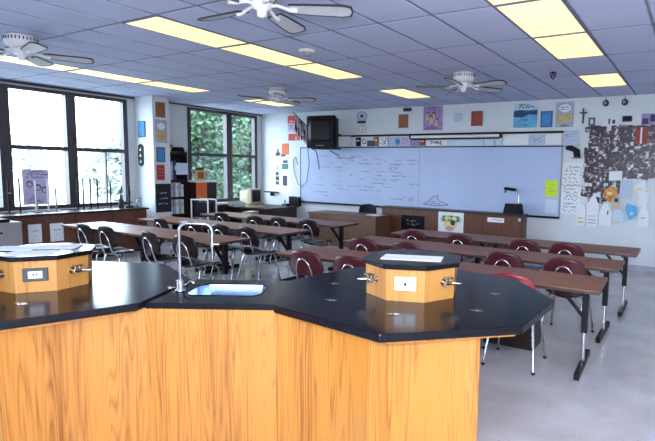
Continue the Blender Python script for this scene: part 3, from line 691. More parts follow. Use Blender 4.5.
tag(MB().box(-7.60, -2.02, YB-.028, YB-.001, 2.475, 2.515).build('map_rail', 'black_metal'), 'long black display rail fixed along the wall above the whiteboard', 'rail')
t = thing('projection_screen', 'rolled white projection screen in a black tube under the rail', 'projection screen', (0, YB-.10, 2.44))
MB().box(-5.46, -3.42, -.04, .065, .03, .068).build('case', 'black_plastic', t); MB().tube([(-5.45, 0, 0), (-3.43, 0, 0)], .034, 12).build('roll', 'white_paint', t)
MB().box(-5.45, -3.43, -.012, .012, -.062, -.036).build('bottom_bar', 'black_plastic', t)
for x in (-5.47, -3.42): MB().box(x-.012, x+.012, -.04, .07, -.04, .068).build('end_bracket', 'black_metal', t)

# things standing on the narrow ledge over the board
tag(MB().box(-7.65, -1.90, YB-.075, YB-.001, 2.238, 2.250).build('display_ledge', 'light_blue_grey'), 'narrow pale ledge along the top of the whiteboard', 'ledge')
LEDGE = [(-7.60, -7.12, .235, 'paper', 'card', 'wide blank white card on the ledge beside the television'),
 (-7.06, -6.97, .20, 'paper', 'card', 'narrow white card on the ledge next to a black book'),
 (-6.955, -6.83, .20, 'black_plastic', 'book', 'thin black book standing on the board ledge'),
 (-6.82, -6.66, .20, 'paper', 'card', 'white card with dark marks on the ledge'),
 (-6.64, -6.47, .13, 'dark_wood', 'box', 'small dark box on the board ledge'),
 (-6.46, -6.34, .21, 'brown_print', 'book', 'brown book standing on the board ledge'),
 (-6.32, -6.08, .20, 'paper', 'card', 'white card with black corner marks on the ledge'),
 (-6.05, -5.50, .205, 'lilac_print', 'poster', 'pale card with round blue emblem on the ledge'),
 (-5.49, -5.27, .18, 'purple_print', 'card', 'purple card on the ledge beside the screen tube'),
 (-5.26, -5.13, .15, 'rust_print', 'book', 'red brown book on the ledge under the screen tube'),
 (-5.11, -4.60, .115, 'paper', 'card', 'white strip of card with writing under the screen tube'),
 (-4.58, -3.80, .11, 'paper_blue', 'card', 'long pale blue card under the screen tube'),
 (-3.77, -3.56, .115, 'paper_blue', 'card', 'pale blue card with dark edge under the screen tube end'),
 (-3.54, -3.40, .115, 'paper_blue', 'card', 'small pale blue card at the end of the screen tube'),
 (-3.38, -2.86, .205, 'paper', 'card', 'wide white torn card beneath the teal poster'),
 (-2.85, -2.56, .20, 'light_blue_grey', 'card', 'grey blue card beneath the small blue plaque'),
 (-2.55, -2.24, .20, 'paper', 'card', 'white card beneath the grey poster'),
 (-2.21, -1.95, .27, 'light_blue_grey', 'card', 'tall blue card at the collage end of the ledge')]
for k, (x0, x1, h, m, cat, lab) in enumerate(LEDGE):
    d = .03 if cat in ('book', 'box') else .006
    y = YB-.045-.002*(k % 3)
    t = thing({'card': 'display_card', 'book': 'book', 'box': 'small_box', 'poster': 'display_card'}[cat], lab, cat, ((x0+x1)/2, y, 2.2505), 0, 'things on the board ledge')
    w = (x1-x0)/2-.004
    MB().box(-w, w, -d/2, d/2, 0, h).build({'book': 'cover'}.get(cat, 'panel'), m, t)
    if cat == 'book': MB().box(-w*.7, w*.7, -d/2-.001, -d/2, h*.55, h*.75).build('title_patch', 'tan_paper', t)
    elif k in (3, 6, 10): q = MB(); strokes(q, 'y', -d/2-.0012, -w*.8, w*.8, h*.2, h*.9, 3, .045, .6, .018, rn); q.build('printed_marks', 'ink', t)
    elif k == 7:
        q = MB().plate([(.06*math.cos(a*.5236)-.05, .10+.075*math.sin(a*.5236)) for a in range(12)], 1, -d/2-.003, -d/2); q.build('emblem', 'blue_print', t)
        q = MB(); strokes(q, 'y', -d/2-.0012, .05, w*.9, .03, .18, 3, .04, .7, .010, rn); q.build('printed_marks', 'ink_soft', t)
    elif k in (15, 17): q = MB(); strokes(q, 'y', -d/2-.0012, -w*.8, w*.8, h*.2, h*.8, 3, .04, .5, .012, rn); q.build('printed_marks', 'ink_soft', t)

# posters and plaques on the back wall
def wallrect(name, x0, x1, z0, z1, m, label, cat, th=.008, frame=None, fw_=.022, group=None):
    t = thing(name, label, cat, ((x0+x1)/2, YB-.001, z0), 0, group); w = (x1-x0)/2; h = z1-z0
    if frame:
        f = MB(); f.box(-w, w, -th-.012, 0, 0, fw_).box(-w, w, -th-.012, 0, h-fw_, h).box(-w, -w+fw_, -th-.012, 0, fw_, h-fw_).box(w-fw_, w, -th-.012, 0, fw_, h-fw_)
        f.build('frame', frame, t); MB().box(-w+fw_, w-fw_, -th, 0, fw_, h-fw_).build('panel', m, t)
    else: MB().box(-w, w, -th, 0, 0, h).build('sheet', m, t)
    return t, w, h, -th
def marks(t, a, x0, x1, z0, z1, rows, s, th, m='ink', n='printed_marks'):
    q = MB(); strokes(q, 'y', a-.001, x0, x1, z0, z1, rows, s, .85, th, rn); q.build(n, m, t)
def disc(t, a, cx, cz, rx, rz_, m, n, d=.003, seg=16):
    return MB().plate([(cx+rx*math.cos(2*math.pi*k/seg), cz+rz_*math.sin(2*math.pi*k/seg)) for k in range(seg)], 1, a-d, a).build(n, m, t)
t, w, h, a = wallrect('poster', -9.13, -8.80, 2.84, 3.03, 'red_print', 'red poster beside the flag near the ceiling', 'poster'); MB().box(-w*.7, w*.2, a-.001, a, h*.15, h*.4).build('printed_band', 'pink_print', t)
t, w, h, a = wallrect('poster', -9.13, -8.80, 2.62, 2.82, 'lilac_print', 'pale lilac poster hanging beneath the red one by the flag', 'poster'); marks(t, a, -w*.9, w*.5, h*.4, h*.95, 2, .06, .02, 'rust_print')
t, w, h, a = wallrect('poster', -9.11, -8.74, 2.41, 2.585, 'red_print', 'wide red poster with pale notch under the flag', 'poster'); MB().box(w*.25, w*.55, a-.001, a, h*.05, h*.55).build('printed_band', 'pink_print', t); marks(t, a, -w*.9, -w*.1, h*.3, h*.9, 2, .03, .008)
t, w, h, a = wallrect('poster', -9.34, -9.10, 2.06, 2.34, 'orange_print', 'orange red poster above the white science display sheet', 'poster'); marks(t, a, -w*.8, w*.8, h*.1, h*.9, 4, .03, .01, 'rust_print')
t, w, h, a = wallrect('display_sheet', -9.73, -9.0, 1.0, 1.93, 'paper', 'large white display sheet with small dark pictures by the window', 'poster', .004)
for (x0, x1, z0, z1, m) in [(-9.56, -9.44, 1.27, 1.36, 'navy_print'), (-9.56, -9.44, 1.38, 1.49, 'ink'), (-9.56, -9.45, 1.51, 1.61, 'navy_print'), (-9.54, -9.44, 1.65, 1.76, 'grey_print'), (-9.31, -9.16, 1.25, 1.51, 'ink'), (-9.34, -9.12, 1.68, 1.82, 'green_print'), (-9.30, -9.14, 1.84, 1.91, 'ink')]:
    MB().box(x0+9.365, x1+9.365, a-.003, a, z0-1.0, z1-1.0).build('picture', m, t)
for (x, z, lab, m) in [(-9.48, 2.02, 'dark silhouette cutout on the wall near the far window', 'ink'), (-9.29, 2.0, 'small dark red flower cutout beside the orange poster', 'rust_print')]:
    MB_ = MB().plate([(x-.075, z), (x+.075, z+.01), (x+.08, z+.08), (x+.03, z+.10), (x+.025, z+.18), (x-.02, z+.19), (x-.03, z+.10), (x-.08, z+.07)], 1, YB-.006, YB-.001)
    tag(MB_.build('wall_cutout', m), lab, 'cutout')
t = thing('emblem', 'round grey emblem with dark lettered base above the board rail', 'emblem', (-6.83, YB-.001, 2.79), 0)
disc(t, 0, 0, .155, .155, .125, 'grey_print', 'disc', .006, 20); disc(t, -.006, 0.0, .16, .09, .075, 'paper_blue', 'ring', .002); disc(t, -.008, 0.0, .16, .05, .045, 'navy_print', 'centre', .002)
MB().box(-.13, .11, -.008, 0, -.005, .05).build('name_band', 'ink', t)
t = thing('emblem', 'small round tan emblem hanging under the grey emblem', 'emblem', (-6.82, YB-.001, 2.57), 0)
disc(t, 0, 0, .10, .10, .098, 'tan_paper', 'disc', .006, 20); disc(t, -.006, 0, .10, .075, .074, 'paper', 'ring', .002); marks(t, -.008, -.05, .05, .04, .16, 3, .05, .014)
t, w, h, a = wallrect('plaque', -5.83, -5.59, 2.65, 2.95, 'brown_print', 'plain brown wooden plaque above the rail, left of purple poster'.replace('left of', 'next to'), 'plaque', .018)
t, w, h, a = wallrect('wall_sign', -5.72, -5.51, 3.01, 3.085, 'ink', 'small black sign touching the ceiling above the brown plaque', 'sign', .01)
t, w, h, a = wallrect('poster', -5.21, -4.75, 2.585, 3.095, 'purple_print', 'purple poster with four drawn people above the rail', 'poster')
for (x, z) in ((-.13, .34), (-.04, .26), (.09, .20), (.02, .33)):
    disc(t, a, x, z, .045, .055, 'ink', 'hair', .002); disc(t, a-.002, x, z-.012, .032, .04, 'skin_print', 'face', .002)
    MB().plate([(x-.055, z-.12), (x+.055, z-.12), (x+.03, z-.05), (x-.03, z-.05)], 1, a-.002, a).build('figure', 'skin_print', t)
marks(t, a, -w*.6, w*.8, .42, .50, 2, .03, .012); marks(t, a, -w*.9, w*.7, .02, .10, 2, .03, .014)
t, w, h, a = wallrect('wall_note', -4.49, -4.29, 2.75, 2.93, 'light_blue_grey', 'faint pale grey note pinned between purple poster and red plaque', 'note', .003); marks(t, a, -w*.8, w*.8, .02, .16, 2, .06, .01, 'lilac_print')
t, w, h, a = wallrect('plaque', -4.09, -3.85, 2.65, 2.95, 'rust_print', 'red framed plaque on the wall above the projection screen', 'plaque', .014, 'rust_print', .03); marks(t, a, -w*.5, w*.5, h*.3, h*.7, 3, .025, .008, 'brown_print')
t, w, h, a = wallrect('poster', -3.20, -2.73, 2.59, 3.07, 'teal_print', 'teal sea poster with white lettered top beside blue plaque', 'poster')
MB().box(-w, w, a-.001, a, h*.72, h).build('title_band', 'paper_blue', t); marks(t, a-.001, -w*.75, w*.75, h*.76, h*.97, 2, .045, .018)
MB().plate([(-w, h*.45), (-w*.3, h*.40), (w*.3, h*.52), (w, h*.50), (w, h*.70), (w*.1, h*.66), (-w*.5, h*.71), (-w, h*.66)], 1, a-.002, a).build('printed_shape', 'navy_print', t)
marks(t, a, -w*.7, w*.6, h*.22, h*.38, 1, .04, .012, 'navy_print'); marks(t, a, -w*.2, w*.2, h*.05, h*.15, 1, .03, .012)
t, w, h, a = wallrect('plaque', -2.66, -2.44, 2.59, 2.89, 'blue_print', 'small blue plaque between teal poster and grey poster', 'plaque', .010, 'navy_print', .015); marks(t, a, -w*.6, w*.6, h*.3, h*.8, 3, .02, .008, 'teal_print')
t, w, h, a = wallrect('poster', -2.38, -2.05, 2.58, 3.05, 'grey_print', 'grey poster with speech bubble and yellow figures next to cross', 'poster')
disc(t, a, .0, .35, .11, .075, 'paper', 'speech_bubble', .002); marks(t, a-.002, -.08, .08, .31, .39, 2, .03, .012)
for (x, z) in ((-.09, .17), (.0, .16), (.09, .18)): disc(t, a, x, z, .05, .07, 'yellow_print', 'figure', .002)
marks(t, a, -w*.8, w*.8, .01, .05, 1, .03, .016)
t = thing('cross', 'plain dark wooden cross hanging on the wall above the collage', 'cross', (-1.88, YB-.001, 2.64)); MB().box(-.013, .013, -.015, 0, 0, .28).build('upright', 'dark_wood', t); MB().box(-.065, .065, -.016, 0, .18, .206).build('crossbar', 'dark_wood', t)
t, w, h, a = wallrect('picture_frame', -1.78, -1.67, 2.595, 2.74, 'grey_print', 'small dark framed picture beside the wooden cross', 'picture frame', .008, 'ink', .02); disc(t, a, 0, h/2, .02, .035, 'paper', 'print')
t, w, h, a = wallrect('picture_frame', -1.44, -1.32, 2.62, 2.71, 'paper', 'tiny dark edged card beneath the round hanging ornaments', 'picture frame', .006); MB().box(-w, -w*.5, a-.002, a, 0, h).build('print', 'ink', t); MB().box(w*.1, w*.9, a-.002, a, 0, h*.8).build('print', 'ink', t)
t, w, h, a = wallrect('picture_frame', -1.21, -1.05, 2.65, 2.75, 'black_plastic', 'small black framed picture, wider than tall, above the collage', 'picture frame', .008, 'ink', .016)
t, w, h, a = wallrect('poster', -.90, -.62, 2.58, 2.78, 'purple_print', 'dark purple poster at the edge of the picture above collage', 'poster'); MB().box(-w*.9, -w*.2, a-.001, a, .02, h*.6).build('printed_shape', 'navy_print', t); MB().box(0, w*.6, a-.001, a, h*.3, h*.9).build('printed_shape', 'ink', t)
for (x, lab) in ((-1.50, 'round dark ornament on a cord, nearer the cross'), (-1.185, 'round dark ornament on a cord, farther from the cross')):
    t = thing('hanging_ornament', lab, 'ornament', (x, YB-.012, 2.93), 0, 'round hanging ornaments'); disc(t, 0, 0, .06, .055, .06, 'ink', 'disc', .012); disc(t, -.012, -.01, .065, .025, .03, 'grey_metal', 'boss', .004)
    MB().tube([(0, -.004, .11), (0, -.004, .165)], .005, 6).build('cord', 'ink', t)
# paper list, notes
t, w, h, a = wallrect('paper_list', -2.205, -1.85, .95, 1.92, 'paper', 'tall white handwritten list between the whiteboard and collage', 'poster', .004); marks(t, a, -w*.9, w*.9, .03, .92, 13, .05, .011)
o = tag(MB().box(-2.51, -2.27, YB-.024, YB-.0195, 1.26, 1.58).build('note_sheet', 'neon_yellow'), 'bright yellow paper note stuck on the whiteboard', 'note')
q = MB(); strokes(q, 'y', YB-.0248, -2.46, -2.32, 1.34, 1.52, 3, .02, .8, .006, rn); q.build('writing', 'ink_soft', o)
tag(MB().box(-2.50, -2.26, YB-.024, YB-.0195, .95, 1.21).build('note_sheet', 'paper_blue'), 'pale blank sheet stuck under the yellow note', 'note')
t = thing('wall_pocket', 'black folded wall pocket above the handwritten list', 'wall pocket', (-2.02, YB-.027, 2.02)); MB().plate([(-.15, .20), (-.05, .23), (.12, .14), (.14, 0), (.02, 0), (.0, .10), (-.13, .14)], 1, -.02, 0).build('flap', 'black_plastic', t); MB().box(-.02, .16, -.012, 0, -.02, -.005).build('lip', 'ink', t)

# photo collage: single snapshots
t = thing('photo_collage', 'dense wall collage of dark overlapping snapshots beside the whiteboard', 'collage', (-1.2, YB, 1.9))
rn = random.Random(11); pm = [MB().box(-w/2, w/2, -.001, .001, -h/2, h/2).mesh('snapshot', M['photo']) for (w, h) in ((.10, .13), (.13, .10), (.085, .11), (.12, .09))]
cnt = 0
for r in range(15):
    for c in range(19):
        x = -1.77 + c*.083 + rn.uniform(-.02, .02); z = 2.53 - r*.092 + rn.uniform(-.015, .015)
        lim = 1.22 if x < -1.35 else (1.42 if x < -1.15 else 1.62)
        if x > -.62: lim = 1.9
        if z < lim or (x < -1.72 and z > 2.3 and rn.random() < .5) or rn.random() < .04: continue
        if z < 1.55 and rn.random() < .18: continue
        o = bpy.data.objects.new('snapshot', rn.choice(pm)); col.objects.link(o); o.parent = t
        o.location = (x+1.2, -.004-.0022*(cnt % 9), z-1.9); o.rotation_euler = (0, rn.uniform(-.22, .22), 0); cnt += 1
def pinned(name, poly, m, label, cat='paper cutout', d=.02, dy=.026, deco=None):
    cx = sum(p[0] for p in poly)/len(poly); z0 = min(p[1] for p in poly)
    t = thing(name, label, cat, (cx, YB-dy, z0), 0, 'paper shapes pinned under the collage'); MB().plate([(p[0]-cx, p[1]-z0) for p in poly], 1, -d, 0).build('sheet', m, t)
    if deco:
        for (x0, x1, a, b_, mm) in deco: MB().box(x0-cx, x1-cx, -d-.002, -d, a-z0, b_-z0).build('decoration', mm, t)
    return t
def bagp(x0, x1, z0, z1, k=.3): xm = (x0+x1)/2; s = x1-x0; zz = z1-(z1-z0)*k; return [(x0, z0), (x1, z0), (x1+.01, zz), (xm+s*.15, z1), (xm-s*.1, z1-.01), (x0-.005, zz)]
pinned('paper_bag', bagp(-1.90, -1.74, .75, 1.17), 'paper', 'white paper bag cutout with tan stripes, closest to the handwritten list', deco=[(-1.88, -1.76, .80, .83, 'tan_paper'), (-1.88, -1.77, .88, .90, 'yellow_print')])
pinned('paper_bag', bagp(-1.72, -1.52, .74, 1.32), 'paper', 'large white paper bag cutout with pale grey stripes', dy=.027, deco=[(-1.70, -1.55, .80, .82, 'grey_print'), (-1.70, -1.55, .86, .88, 'grey_print'), (-1.69, -1.56, .93, .95, 'light_blue_grey')])
pinned('paper_bag', bagp(-1.50, -1.29, .78, 1.20, .45), 'paper', 'plain white paper bag cutout under the gold picture', dy=.028, deco=[(-1.36, -1.34, .98, 1.06, 'ink')])
pinned('paper_bag', bagp(-1.27, -1.08, .82, 1.10, .4), 'paper_blue', 'pale blue paper cutout beside the bright blue one', dy=.029, deco=[(-1.22, -1.13, .84, .88, 'pale_yellow')])
pinned('paper_bag', bagp(-.85, -.68, .80, 1.18, .4), 'paper', 'white paper cutout with grey mark at the picture edge', deco=[(-.80, -.73, .95, .97, 'grey_print')])
pinned('paper_kite', [(-1.06, 1.10), (-.98, .90), (-.86, 1.00), (-.88, 1.16), (-1.04, 1.20)], 'sky_paper', 'bright blue paper shape pinned under the collage', dy=.05, deco=[(-.98, -.93, 1.00, 1.05, 'paper_blue')])
pinned('gold_picture', [(-1.44, 1.30), (-1.32, 1.20), (-1.20, 1.28), (-1.22, 1.46), (-1.32, 1.50), (-1.43, 1.42)], 'gold_print', 'gold and orange picture in the lower collage', dy=.03, deco=[(-1.38, -1.30, 1.34, 1.40, 'pale_yellow')])
pinned('blank_card', [(-1.37, 1.60), (-1.15, 1.61), (-1.15, 1.78), (-1.37, 1.77)], 'paper', 'blank white card in the middle of the snapshots', 'card', .004, .026)
pinned('blank_card', [(-1.18, 1.29), (-.98, 1.27), (-.97, 1.60), (-1.17, 1.63)], 'light_blue_grey', 'tall pale grey sheet under the snapshots', 'card', .004, .026)
pinned('white_kite', [(-.96, 1.50), (-.86, 1.36), (-.74, 1.46), (-.78, 1.64)], 'paper', 'white folded paper shape beside the pale grey sheet', 'paper cutout', .012, .03, [(-.90, -.82, 1.44, 1.48, 'pale_yellow')])
pinned('blank_card', [(-.86, 1.16), (-.72, 1.18), (-.70, 1.42), (-.85, 1.40)], 'paper', 'blank white sheet at the picture edge under the collage', 'card', .004, .026)
pinned('tan_figure', [(-1.28, 1.10), (-1.18, 1.10), (-1.16, 1.28), (-1.22, 1.34), (-1.29, 1.26)], 'tan_paper', 'tan paper figure beneath the gold picture', dy=.055, d=.006, deco=[(-1.25, -1.19, 1.22, 1.29, 'ink')])
pinned('red_strip', [(-.98, 2.25), (-.78, 2.25), (-.78, 2.55), (-.98, 2.55)], 'rust_print', 'dark red pennant with white stripe among the snapshots', 'pennant', .004, .026, [(-.90, -.87, 2.26, 2.54, 'paper')])

# television, flag, wall box, cable
t = thing('television', 'black box television held on a wall bracket by the corner', 'television', (-7.60, 9.36, 2.20), R(4))
MB().box(-.385, .385, -.06, .06, 0, .735).build('bezel', 'black_plastic', t, bev=.03)
MB().prism([(-.36, .06), (.36, .06), (.24, .36), (-.24, .36)], .04, .69).build('rear_housing', 'black_plastic', t)
def scr(u, v): x, z = sq(u, v, .2); return (x*.315, -.066-.012*(1-u*u)*(1-v*v), .40+z*.27)
MB().shell(scr, 8, 8, (0, .01, 0)).build('screen', 'screen', t); MB().box(-.13, .13, -.064, -.06, .04, .055).build('control_strip', 'grey_metal', t)
MB().box(-.30, .30, .0, .38, -.03, -.001).build('shelf_plate', 'black_metal', t); MB().tube([(-.2, .36, .30), (-.2, .53, .34)], .015, 8).tube([(.2, .36, .30), (.2, .53, .34)], .015, 8).build('bracket_arm', 'black_metal', t)
tag(MB().tube([(-8.14, 9.60, 2.26), (-8.30, 9.70, 2.14), (-8.33, 9.80, 1.85), (-8.45, 9.84, 1.38), (-8.62, 9.84, 1.24), (-8.75, 9.86, 1.30), (-8.9, 9.88, 1.62), (-8.94, 9.89, 1.92), (-8.86, 9.89, 2.0), (-8.78, 9.88, 1.8)], .010, 6).build('cable', 'ink_soft'), 'grey cable looping down beside the whiteboard from the television', 'cable')
tag(MB().tube([(-7.95, 9.55, 2.17), (-8.02, 9.72, 2.06), (-8.05, 9.83, 1.80), (-8.06, 9.85, 1.70)], .010, 6).build('cable', 'ink'), 'short black cable hanging in front of the whiteboard under television', 'cable')
tag(MB().tube([(-7.6, 9.68, 2.15), (-7.55, 9.76, 2.10), (-7.42, 9.82, 2.02)], .012, 6).build('cable', 'ink'), 'stub of black cable below the television', 'cable')
t = thing('wall_bracket_plate', 'tangled grey cable bracket between the flag and the television', 'bracket', (-8.30, YB-.001, 2.20))
MB().plate([(-.28, .34), (-.18, .26), (.02, .22), (.26, .20), (.20, .12), (.0, .02), (-.08, .04), (-.20, .16)], 1, -.09, 0).build('plate', 'grey_metal', t)
MB().tube([(-.26, -.05, .42), (-.25, -.10, .30), (-.10, -.10, .16), (.04, -.11, .02), (.10, -.10, -.03)], .014, 6).build('strut', 'ink', t)
t = thing('flag', 'striped flag on a slanted black pole near the ceiling corner', 'flag', (-8.40, 9.86, 2.70))
MB().tube([(.02, .03, -.02), (-.36, -.16, .385)], .010, 8).build('pole', 'ink', t)
MB().lathe([(0, 0), (.016, .005), (.016, .018), (0, .026)], (-.362, -.162, .375), 8).build('finial', 'ink', t)
def cl(u, v):
    k = (u+1)/2; d = (1-v)/2; x = -.33 + .27*k; zt_ = .355-.29*k
    return (x - .02*d + .012*math.sin(d*9+k*14), -.15+.13*k + .025*math.sin(k*20+d*4), zt_ - d*(.40+.06*k))
MB().shell(cl, 14, 8, (0, .004, 0)).build('cloth', 'flag', t)
tag(MB().box(-9.02, -8.68, YB-.10, YB-.001, .74, .985).build('wall_box', 'black_plastic', bev=.01), 'black box mounted on the wall below the whiteboard corner', 'wall box')

# ================================================================== CABINET AND DESK BY THE BOARD
t = thing('low_cabinet', 'long red brown cabinet under the whiteboard with pictures on its front', 'cabinet', (0, 9.52, 0))
cx0, cx1 = -6.03, -2.80
MB().box(cx0+.02, cx1-.02, .02, .30, .06, .875).build('body', 'cabinet', t); MB().box(cx0, cx1, -.02, .305, .876, .91).build('counter_top', 'walnut_edge', t)
nd = 4; wdt = (cx1-cx0-.06)/nd
for k in range(nd):
    x = cx0+.03+k*wdt; d = MB().box(x+.006, x+wdt-.006, 0, .019, .09, .865).build('door', 'cabinet', t, bev=.003)
    MB().tube([(x+wdt-.05, -.0, .36), (x+wdt-.05, -.02, .36)], .010, 8).build('knob', 'black_metal', d)
MB().box(cx0+.05, cx1-.05, .05, .30, 0, .06).build('plinth', 'black_metal', t)
def cabthing(name, x0, x1, z0, z1, m, label, cat, th=.006):
    t = thing(name, label, cat, ((x0+x1)/2, 9.519, z0)); MB().box(-(x1-x0)/2, (x1-x0)/2, -th, 0, 0, z1-z0).build('sheet', m, t); return t, (x1-x0)/2, z1-z0, -th
t, w, h, a = cabthing('plaque', -5.48, -4.93, .44, .75, 'black_plastic', 'dark carved plaque fixed to the front of the low cabinet', 'plaque', .02); marks(t, a, -w*.6, w*.6, h*.25, h*.75, 2, .06, .01, 'grey_print')
t, w, h, a = cabthing('poster', -4.60, -4.03, .45, .875, 'paper', 'white poster of a yellow face with diving goggles and snorkel', 'poster')
disc(t, a, 0, h*.52, .16, .15, 'pale_yellow', 'head'); disc(t, a, -.19, h*.62, .05, .06, 'light_blue_grey', 'ear'); disc(t, a, .19, h*.64, .05, .06, 'light_blue_grey', 'ear')
gg = MB().box(-.19, .19, a-.006, a-.003, h*.55, h*.82).build('goggles', 'green_print', t); disc(gg, a-.006, -.07, h*.69, .07, .045, 'pale_yellow', 'lens'); disc(gg, a-.006, .08, h*.69, .06, .045, 'pale_yellow', 'lens')
disc(t, a-.006, .05, h*.50, .055, .06, 'ink', 'nose'); disc(t, a-.003, -.02, h*.20, .10, .05, 'pink_print', 'mouth'); disc(t, a-.006, -.05, h*.66, .018, .025, 'ink', 'eye')
t, w, h, a = cabthing('label_strip', -3.52, -3.18, .73, .82, 'paper', 'white label strip with red lettering on the low cabinet', 'label'); marks(t, a, -w*.85, w*.85, .02, .07, 1, .035, .012, 'red_print')
t, w, h, a = cabthing('cabinet_tag', -2.90, -2.85, .78, .84, 'light_blue_grey', 'tiny pale tag at the collage end of the low cabinet', 'tag', .004)
# overhead projector
t = thing('overhead_projector', 'black overhead projector with curved arm on the low cabinet', 'projector', (-3.05, 9.66, .911), R(-8))
MB().prism([(-.16, -.14), (.16, -.14), (.16, .14), (-.16, .14)], 0, .20, [(-.13, -.11), (.13, -.11), (.13, .11), (-.13, .11)]).build('body', 'black_plastic', t, bev=.01)
MB().box(-.11, .11, -.09, .09, .2005, .208).build('stage_glass', 'light_blue_grey', t)
MB().tube([(.06, .10, .19), (.055, .11, .32), (.04, .10, .43), (-.0, .06, .475)], .011, 8).build('arm', 'chrome', t)
MB().obox((-.10, .03, .475), (.22, .12, .055), Matrix.Rotation(R(6), 3, 'Y')).build('head', 'black_plastic', t, bev=.012); MB().tube([(-.19, .03, .45), (-.21, .02, .40)], .014, 8).build('lens_barrel', 'black_plastic', t)

t = thing('teacher_desk', 'plain brown wooden desk standing before the low cabinet', 'desk', (-6.55, 9.04, 0))
MB().box(-.91, .91, -.32, .32, .72, .75).build('desktop', 'desk_wood', t); MB().box(-.89, .89, -.305, -.285, .04, .719).build('modesty_panel', 'desk_wood', t)
for s in (-1, 1): MB().box(s*.88-.012, s*.88+.012, -.284, .30, 0, .719).build('side_panel', 'desk_wood', t)
MB().box(.56, .866, -.28, .28, .10, .70).build('drawer_unit', 'desk_wood', t)
tag(MB().obox((0, 0, .006), (.30, .20, .012), Matrix.Identity(3)).build('paper_stack', 'paper', loc=(-5.86, 9.0, .7505)), 'stack of white paper on the corner of the brown desk', 'paper')
t = thing('desk_chair', 'black desk chair with rounded back pushed behind the brown desk', 'chair', (-6.30, 9.20, 0), R(180))
def bk(u, v): x, z = sq(u, v, .8); return (x*.23, -.25+.04*u*u, .78+z*.17)
MB().shell(bk, 10, 8, (0, .03, 0)).build('backrest', 'black_plastic', t)
MB().shell(lambda u, v: (sq(u, v)[0]*.22, sq(u, v)[1]*.20, .45), 6, 6, (0, 0, -.05)).build('seat', 'black_plastic', t); MB().tube([(0, -.19, .42), (0, -.235, .50), (0, -.225, .70)], .02, 8).build('back_post', 'black_metal', t)
MB().tube([(0, 0, .05), (0, 0, .40)], .028, 10).build('column', 'black_metal', t)
for k in range(5): MB().tube([(0, 0, .07), (.22*math.cos(k*1.2566), .22*math.sin(k*1.2566), .02)], [.022, .018], 8).build('foot', 'black_metal', t)

# ================================================================== WINDOW SIDE
t = thing('window_counter', 'long dark counter with brown front under the large windows', 'counter', (XW, 0, 0))
MB().box(.002, .66, -1.8, 6.20, .84, .875).build('counter_top', 'dark_wood', t); MB().box(.002, .62, -1.8, 6.18, .0, .06).build('plinth', 'black_metal', t)
MB().box(.002, .60, -1.8, 6.18, .06, .838).build('body', 'cabinet', t)
y = 2.2
while y < 6.0:
    d = MB().box(.601, .62, y+.01, y+.64, .08, .82).build('door', 'cabinet', t); MB().box(.6205, .632, y+.55, y+.57, .56, .68).build('handle', 'black_metal', d); y += .655
for k, (y0, y1, z0, z1, nm) in enumerate([(4.06, 4.26, .40, .71, 'beside the grey file cabinet'), (4.39, 4.60, .39, .70, 'farther from the grey file cabinet')]):
    t = thing('sign_card', 'white lettered card on the counter front, %s' % nm, 'card', (XW+.634, (y0+y1)/2, z0), 0, 'white cards on the counter front'); MB().box(0, .006, -(y1-y0)/2, (y1-y0)/2, 0, z1-z0).build('sheet', 'paper', t)
    q = MB(); strokes(q, 'x', .0066, -.06, .07, .18, .215, 1, .025, .95, .008, rn); strokes(q, 'x', .0066, -.012, .02, .11, .13, 1, .015, .95, .006, rn); q.build('lettering', 'ink', t)
t = thing('file_cabinet', 'grey metal file cabinet at the picture edge before the counter', 'cabinet', (-9.16, 3.42, 0)); MB().box(-.24, .24, -.34, .34, .03, .82).build('body', 'grey_metal', t, bev=.008)
for z in (.06, .44): d = MB().box(.2405, .255, -.31, .31, z, z+.35).build('drawer', 'grey_metal', t); MB().box(.2555, .275, -.07, .07, z+.22, z+.245).build('handle', 'black_metal', d)
MB().box(-.22, .22, -.32, .32, 0, .03).build('plinth', 'black_metal', t)
tag(MB().box(-.17, .17, -.24, .20, 0, .05).build('equipment_case', 'black_plastic', loc=(-9.12, 3.42, .8205), bev=.008), 'black flat case lying on the grey file cabinet', 'case')
# lab stands
for k, (y, h, m, lab) in enumerate([(3.97, .57, 'black_metal', 'dark lab stand on the window counter, farthest from the pier'), (4.13, .58, 'black_metal', 'dark lab stand just before the purple window poster'), (4.37, .55, 'white_paint', 'pale lab stand in front of the purple window poster'), (4.56, .57, 'white_paint', 'pale lab stand at the far edge of the purple poster'), (4.69, .41, 'grey_metal', 'short grey lab stand beside the window mullion'), (5.06, .58, 'black_metal', 'dark lab stand, first in the row past the mullion'), (5.16, .58, 'black_metal', 'dark lab stand, second in the row past the mullion'), (5.29, .58, 'black_metal', 'dark lab stand, third in the row past the mullion'), (5.42, .58, 'black_metal', 'dark lab stand, fourth in the row past the mullion'), (5.67, .50, 'black_metal', 'dark lab stand, last in the row toward the pier')]):
    t = thing('lab_stand', lab, 'lab stand', (-9.78, y, .8755), 0, 'lab stands on the window counter'); MB().box(-.08, .08, -.045, .045, 0, .012).build('base', 'black_metal', t); MB().tube([(-.04, 0, .012), (-.04, 0, h)], .014, 8).build('rod', m, t)
    if k in (0, 5, 8): MB().tube([(-.04, 0, h*.6), (.03, .01, h*.6)], .006, 6).build('clamp', 'grey_metal', t)
t = thing('poster', 'purple poster with drawn figures and lettering propped in the window', 'poster', (-9.955, 4.445, .8755))
MB().box(-.002, 0, -.205, .205, .12, .735).build('sheet', 'thin_purple', t); MB().box(-.03, -.003, -.02, .02, 0, .50).build('prop', 'tan_paper', t)
q = MB(); strokes(q, 'x', .0006, -.18, .18, .58, .72, 3, .04, .9, .012, rn); strokes(q, 'x', .0006, -.18, .18, .16, .28, 3, .04, .8, .012, rn); q.build('lettering', 'ink', t)
